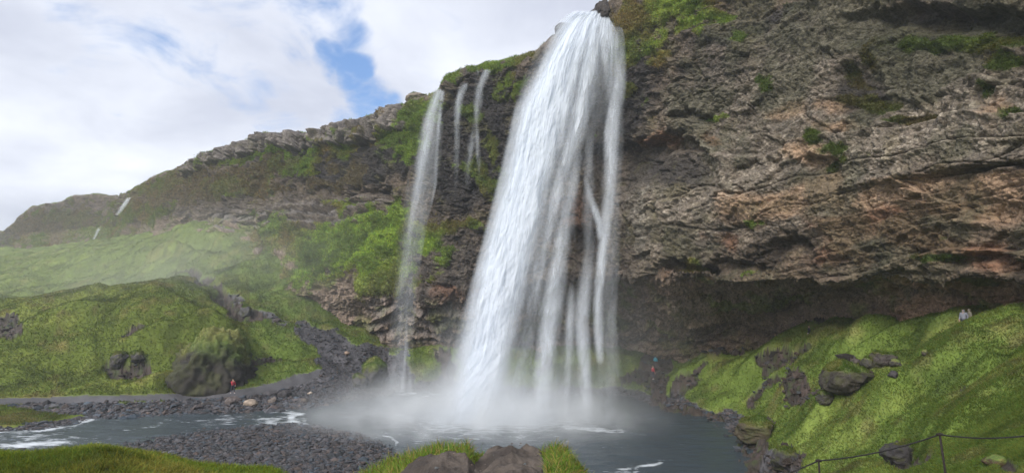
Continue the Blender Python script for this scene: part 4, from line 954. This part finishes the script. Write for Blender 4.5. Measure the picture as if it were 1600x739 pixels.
M_SLATE = jk('slate_jacket', (.10, .12, .15))
person(seen(1163, 537, 76, 0), 1.5, M_SLATE, 'person in a slate jacket on the ledge behind the green slope', arms='down')
person(seen(1211, 521, 69.0, 0), .3, M_DARKJ, 'person in dark clothes where the ledge path climbs beside the green slope', arms='down', stride=.1)
person(seen(1264, 508, 62.5, 0), .8, M_DARKJ, 'person in a dark coat with a small white bag where the green slope tops out', arms='down', bag=M_BAG)
person(seen(1505, 482, 42.3, 0), 2.0, M_PALE, 'person in a pale grey raincoat under the brown overhang above the green slope', arms='down', hood=True)
person(seen(1514, 481, 42.8, 0), 1.2, jk('cream_raincoat', (.40, .37, .29)), 'person in a cream raincoat under the brown overhang above the green slope', arms='down', hood=True)
print('people', time.time()-T0)

# ================================================================== ROPE FENCE
M_IRON = flat_mat('rusty_iron', (.018, .013, .012), .95, 60, .4, .3)
M_ROPE = flat_mat('dark_rope', (.014, .013, .014), .97, 80, .4, .4)
def tube(name, pts, r, m, parent=None, seg=8, twist=False):
    P = np.array(pts, float); n = len(P); T = np.gradient(P, axis=0); T /= np.linalg.norm(T, axis=1, keepdims=True)
    ref = np.array([0, 0, 1.]) if abs(T[0, 2]) < .9 else np.array([1., 0, 0])
    A = np.cross(T, ref); A /= np.linalg.norm(A, axis=1, keepdims=True); Bn = np.cross(T, A)
    th = np.linspace(0, 2*np.pi, seg, endpoint=False)
    rr = np.broadcast_to(r, (n,))[:, None]
    L_ = np.concatenate([[0], np.cumsum(np.linalg.norm(np.diff(P, axis=0), axis=1))])[:, None]
    rad = rr*(1+(.18*np.cos(3*th[None]+L_*120) if twist else 0))
    V = P[:, None]+A[:, None]*(np.cos(th)*rad)[..., None]+Bn[:, None]*(np.sin(th)*rad)[..., None]
    V = np.concatenate([V.reshape(-1, 3), P[:1], P[-1:]])
    Fq = [[i*seg+j, i*seg+(j+1) % seg, (i+1)*seg+(j+1) % seg, (i+1)*seg+j] for i in range(n-1) for j in range(seg)]
    Tr = [[a, b, c] for a, b, c, d in Fq]+[[a, c, d] for a, b, c, d in Fq]+[[n*seg, (j+1) % seg, j] for j in range(seg)]+[[n*seg+1, (n-1)*seg+j, (n-1)*seg+(j+1) % seg] for j in range(seg)]
    return mesh_obj(name, V, np.array(Tr), m, parent=parent)
fence = bpy.data.objects.new('rope_fence', None); C.objects.link(fence); fence.location = (0, 0, 0)
tag(fence, 'thin dark iron posts joined by a sagging dark rope at the viewpoint', 'fence')
posts = [(850, 719, 8.4), (1279, 717, 8.6), (1468, 676, 8.1), (1760, 636, 7.0)]
tops = []
for px, py, d in posts:
    t = W(px, py, d); u = t[0]/t[1]; zg = float(ground_z(np.array([u]), np.array([d]))[0])
    ft = np.array([t[0], t[1], min(zg, t[2]-.4)-.15])
    if px == 850:
        tube('post', [ft+np.array([-.035, 0, 0]), t+np.array([0, 0, .02])], .016, M_IRON, fence); tube('post', [ft+np.array([.055, .03, 0]), t+np.array([.02, 0, .02])], .016, M_IRON, fence)
        tube('clamp', [t+np.array([-.07, 0, -.01]), t+np.array([.07, .0, -.01])], .02, M_IRON, fence)
    else:
        lean = np.array([.10 if px == 1468 else .02, 0, 0]); tube('post', [ft+lean, t], .014, M_IRON, fence)
        tube('clamp', [t+np.array([-.04, -.0, -.02]), t+np.array([.04, 0, -.02])], .018, M_IRON, fence)
    tops.append(t+np.array([0, 0, -.02]))
rp = []
for i, sag in enumerate((.42, .06, .16)):
    a, b = tops[i], tops[i+1]; s_ = np.linspace(0, 1, 40)[:, None]
    seg_ = a*(1-s_)+b*s_; seg_[:, 2] -= (4*sag*s_*(1-s_))[:, 0]; rp.append(seg_ if i == 0 else seg_[1:])
tube('rope', np.concatenate(rp), .0095, M_ROPE, fence, seg=8, twist=True)

# ================================================================== AIR, SPRAY
def volume_mat(name, dens, col=(.93, .95, 1.0), aniso=.3, prof=None):
    m, t, N, L = nt(name)
    out = N.new('ShaderNodeOutputMaterial'); v = N.new('ShaderNodeVolumePrincipled'); L.new(v.outputs[0], out.inputs['Volume'])
    v.inputs['Color'].default_value = (*col, 1); v.inputs['Anisotropy'].default_value = aniso; v.inputs['Density'].default_value = dens
    if prof:
        scale, thr, hpow = prof
        tc = N.new('ShaderNodeTexCoord')
        mp = N.new('ShaderNodeMapping'); mp.inputs['Location'].default_value = (-.5, -.5, -.5); L.new(tc.outputs['Generated'], mp.inputs[0])
        ln = N.new('ShaderNodeVectorMath'); ln.operation = 'LENGTH'; L.new(mp.outputs[0], ln.inputs[0])
        fal = N.new('ShaderNodeMapRange'); fal.interpolation_type = 'SMOOTHSTEP'; fal.inputs['From Min'].default_value = .5; fal.inputs['From Max'].default_value = .05
        L.new(ln.outputs['Value'], fal.inputs[0])
        sp = N.new('ShaderNodeSeparateXYZ'); L.new(tc.outputs['Generated'], sp.inputs[0])
        hz = N.new('ShaderNodeMapRange'); hz.inputs['From Min'].default_value = 1.0; hz.inputs['From Max'].default_value = .45; L.new(sp.outputs['Z'], hz.inputs[0])
        pw = N.new('ShaderNodeMath'); pw.operation = 'POWER'; L.new(hz.outputs[0], pw.inputs[0]); pw.inputs[1].default_value = hpow
        n = N.new('ShaderNodeTexNoise'); n.inputs['Scale'].default_value = scale; n.inputs['Detail'].default_value = 3; L.new(tc.outputs['Object'], n.inputs['Vector'])
        nr = N.new('ShaderNodeMapRange'); nr.inputs['From Min'].default_value = thr; nr.inputs['From Max'].default_value = thr+.35; nr.inputs['To Min'].default_value = .15; L.new(n.outputs[0], nr.inputs[0])
        a = N.new('ShaderNodeMath'); a.operation = 'MULTIPLY'; L.new(fal.outputs[0], a.inputs[0]); L.new(pw.outputs[0], a.inputs[1])
        b = N.new('ShaderNodeMath'); b.operation = 'MULTIPLY'; L.new(a.outputs[0], b.inputs[0]); L.new(nr.outputs[0], b.inputs[1])
        c = N.new('ShaderNodeMath'); c.operation = 'MULTIPLY'; L.new(b.outputs[0], c.inputs[0]); c.inputs[1].default_value = dens
        L.new(c.outputs[0], v.inputs['Density'])
    return m
def ellipsoid(name, c, r, m):
    import bmesh
    bm = bmesh.new(); bmesh.ops.create_icosphere(bm, subdivisions=4, radius=1)
    V = np.array([v.co[:] for v in bm.verts])*np.array(r); Fc = np.array([[v.index for v in f.verts] for f in bm.faces]); bm.free()
    o = mesh_obj(name, V, Fc, m); o.location = c; return tag(o, kind='stuff')
SPRAY = True
if SPRAY:
    ellipsoid('spray_mist', (-3.5, 61.0, .5), (22, 13, 8.5), volume_mat('spray', .6, col=(.95, .975, 1.0), aniso=0.0, prof=(.28, .38, 2.0)))
    ellipsoid('spray_mist', (-3.6, 63.0, 3.0), (6.5, 5, 13), volume_mat('spray_column', .5, col=(.95, .975, 1.0), aniso=0.0, prof=(.2, .33, 1.3)))
    ellipsoid('drifting_mist', (10, 68, 7), (16, 10, 15), volume_mat('drift', .035, col=(.97, .98, 1.0), prof=(.08, .32, .8)))
    ellipsoid('drifting_mist', (-52, 100, 17), (48, 30, 19), volume_mat('drift_far', .016, col=(.97, .98, 1.0), prof=(.06, .32, .8)))
hb = 900.0
def box(name, lo, hi, m):
    V = np.array([(x, y, z) for z in (lo[2], hi[2]) for y in (lo[1], hi[1]) for x in (lo[0], hi[0])], float)
    Fq = np.array([[0, 2, 3, 1], [4, 5, 7, 6], [0, 1, 5, 4], [2, 6, 7, 3], [0, 4, 6, 2], [1, 3, 7, 5]])
    return mesh_obj(name, V, Fq, m, smooth_=False)
tag(box('haze', (-6001, -6001, -9), (6001, 6001, 72), volume_mat('haze_air', .00055, col=(.86, .90, 1.0), aniso=.2)), kind='stuff')

# ================================================================== SKY, SUN, CAMERA
sc = bpy.context.scene
w = bpy.data.worlds.new('World'); sc.world = w; w.use_nodes = True
N, L = w.node_tree.nodes, w.node_tree.links; N.clear()
out = N.new('ShaderNodeOutputWorld'); bg = N.new('ShaderNodeBackground'); L.new(bg.outputs[0], out.inputs[0]); bg.inputs['Strength'].default_value = .12
SUN_DIR = Vector((-.50, -.75, .62)).normalized()
sk = N.new('ShaderNodeTexSky'); sk.sky_type = 'NISHITA'; sk.sun_disc = False
sk.sun_elevation = math.asin(SUN_DIR.z); sk.sun_rotation = math.atan2(SUN_DIR.x, SUN_DIR.y)
geo = N.new('ShaderNodeTexCoord')
def node(t, **kw):
    n = N.new(t)
    for k, v in kw.items(): setattr(n, k, v)
    return n
# clouds live on a layer overhead: the view direction is spread over a flat ceiling
sepd = node('ShaderNodeSeparateXYZ'); L.new(geo.outputs['Generated'], sepd.inputs[0])
zc = node('ShaderNodeMath', operation='ADD'); L.new(sepd.outputs['Z'], zc.inputs[0]); zc.inputs[1].default_value = .25
zm = node('ShaderNodeMath', operation='MAXIMUM'); L.new(zc.outputs[0], zm.inputs[0]); zm.inputs[1].default_value = .1
dv = node('ShaderNodeVectorMath', operation='DIVIDE'); L.new(geo.outputs['Generated'], dv.inputs[0])
cmb = node('ShaderNodeCombineXYZ')
for i in range(3): L.new(zm.outputs[0], cmb.inputs[i])
L.new(cmb.outputs[0], dv.inputs[1])
def wnoise(scale, det, rough=.6, dist=0.0, loc=(0, 0, 0), src=None, st=(1, 1, 1)):
    mp = node('ShaderNodeMapping'); mp.inputs['Location'].default_value = loc; mp.inputs['Scale'].default_value = st; mp.inputs['Rotation'].default_value = (0, 0, .6); L.new(src or dv.outputs[0], mp.inputs[0])
    n = node('ShaderNodeTexNoise'); n.inputs['Scale'].default_value = scale; n.inputs['Detail'].default_value = det; n.inputs['Roughness'].default_value = rough; n.inputs['Distortion'].default_value = dist
    L.new(mp.outputs[0], n.inputs['Vector']); return n
na = wnoise(2.2, 8, .58, .3); nb = wnoise(1.1, 5, .5, .2, (3, 1, 0)); nc = wnoise(4.5, 6, .6, .5, (7, 2, 0), st=(1, 1, 1))
def dirv(px, py):
    q = W(px, py, 1.0)-np.array([0, 0, H]); return q/np.linalg.norm(q)
gap = None
# breaks in the cloud, each a soft patch of directions: px, py, radius in px, weight
for (px, py, r, wt) in [(525, 15, 30, .62), (540, 55, 26, .75), (515, 85, 20, .95), (530, 105, 22, 1.0), (548, 112, 24, 1.1), (575, 155, 26, .95), (605, 163, 18, .75), (475, 45, 46, .58), (440, 90, 44, .45), (360, 10, 50, .55), (300, 60, 60, .3), (60, 40, 70, .25), (545, 170, 24, .5), (380, 180, 60, .18)]:
    dt = node('ShaderNodeVectorMath', operation='DOT_PRODUCT'); nrm = node('ShaderNodeVectorMath', operation='NORMALIZE'); L.new(geo.outputs['Generated'], nrm.inputs[0])
    L.new(nrm.outputs[0], dt.inputs[0]); dt.inputs[1].default_value = tuple(dirv(px, py))
    mr = node('ShaderNodeMapRange', interpolation_type='SMOOTHSTEP'); mr.inputs['From Min'].default_value = math.cos(r*1.9/F); mr.inputs['From Max'].default_value = math.cos(r*.25/F)
    mr.inputs['To Max'].default_value = wt; L.new(dt.outputs['Value'], mr.inputs[0])
    if gap is None: gap = mr.outputs[0]
    else:
        mxn = node('ShaderNodeMath', operation='MAXIMUM'); L.new(gap, mxn.inputs[0]); L.new(mr.outputs[0], mxn.inputs[1]); gap = mxn.outputs[0]
nn_ = node('ShaderNodeMapRange'); nn_.inputs['From Min'].default_value = .3; nn_.inputs['From Max'].default_value = .7; nn_.inputs['To Min'].default_value = -.42; nn_.inputs['To Max'].default_value = .42; L.new(nc.outputs[0], nn_.inputs[0])
nn2 = node('ShaderNodeMapRange'); nn2.inputs['From Min'].default_value = .3; nn2.inputs['From Max'].default_value = .7; nn2.inputs['To Min'].default_value = -.35; nn2.inputs['To Max'].default_value = .35; L.new(na.outputs[0], nn2.inputs[0])
g1_ = node('ShaderNodeMath', operation='ADD'); L.new(gap, g1_.inputs[0]); L.new(nn_.outputs[0], g1_.inputs[1])
g2_ = node('ShaderNodeMath', operation='ADD'); L.new(g1_.outputs[0], g2_.inputs[0]); L.new(nn2.outputs[0], g2_.inputs[1])
gm = node('ShaderNodeMapRange', interpolation_type='SMOOTHSTEP'); gm.inputs['From Min'].default_value = .20; gm.inputs['From Max'].default_value = 1.0; L.new(g2_.outputs[0], gm.inputs[0])
cr = node('ShaderNodeMapRange'); cr.inputs['From Min'].default_value = .35; cr.inputs['From Max'].default_value = .65; L.new(nb.outputs[0], cr.inputs[0])
cadd = node('ShaderNodeMath', operation='MULTIPLY_ADD'); L.new(nn2.outputs[0], cadd.inputs[0]); cadd.inputs[1].default_value = .8; L.new(cr.outputs[0], cadd.inputs[2])
cmix = node('ShaderNodeMix', data_type='RGBA'); L.new(cadd.outputs[0], cmix.inputs['Factor']); cmix.clamp_factor = True
CG, CW = (3.8, 4.05, 4.8, 1), (6.2, 6.45, 7.0, 1)
cmix.inputs['A'].default_value = CG; cmix.inputs['B'].default_value = CW
blue = node('ShaderNodeMix', data_type='RGBA'); blue.inputs['Factor'].default_value = .35; L.new(sk.outputs[0], blue.inputs['A']); blue.inputs['B'].default_value = (.9, 2.4, 6.0, 1)
fin = node('ShaderNodeMix', data_type='RGBA'); L.new(gm.outputs[0], fin.inputs['Factor']); L.new(cmix.outputs['Result'], fin.inputs['A']); L.new(blue.outputs['Result'], fin.inputs['B'])
L.new(fin.outputs['Result'], bg.inputs['Color'])
w.cycles.sampling_method = 'MANUAL'; w.cycles.sample_map_resolution = 256

sl = bpy.data.lights.new('sun', 'SUN'); sl.energy = 2.7; sl.angle = math.radians(30); sl.color = (1.0, .95, .88)
so = bpy.data.objects.new('sun', sl); C.objects.link(so); so.rotation_euler = SUN_DIR.to_track_quat('Z', 'Y').to_euler()
cd = bpy.data.cameras.new('camera'); cd.sensor_width = 36; cd.lens = 36*F/1600; cd.clip_start = .1; cd.clip_end = 20000
co = bpy.data.objects.new('camera', cd); C.objects.link(co); co.location = (0, 0, H); co.rotation_euler = (math.pi/2+TH, 0, 0); sc.camera = co
sc.view_settings.view_transform = 'Standard'; sc.view_settings.look = 'None'; sc.view_settings.exposure = 0.56; sc.view_settings.gamma = 1; sc.view_settings.use_curve_mapping = False
cy = sc.cycles
cy.use_denoising = True; cy.max_bounces = 8; cy.diffuse_bounces = 3; cy.glossy_bounces = 2; cy.transmission_bounces = 2; cy.transparent_max_bounces = 32; cy.volume_bounces = 4
cy.volume_step_rate = 2.0; cy.volume_max_steps = 96; cy.use_adaptive_sampling = True; cy.adaptive_threshold = .02
cy.caustics_reflective = False; cy.caustics_refractive = False
print('script done', time.time()-T0)
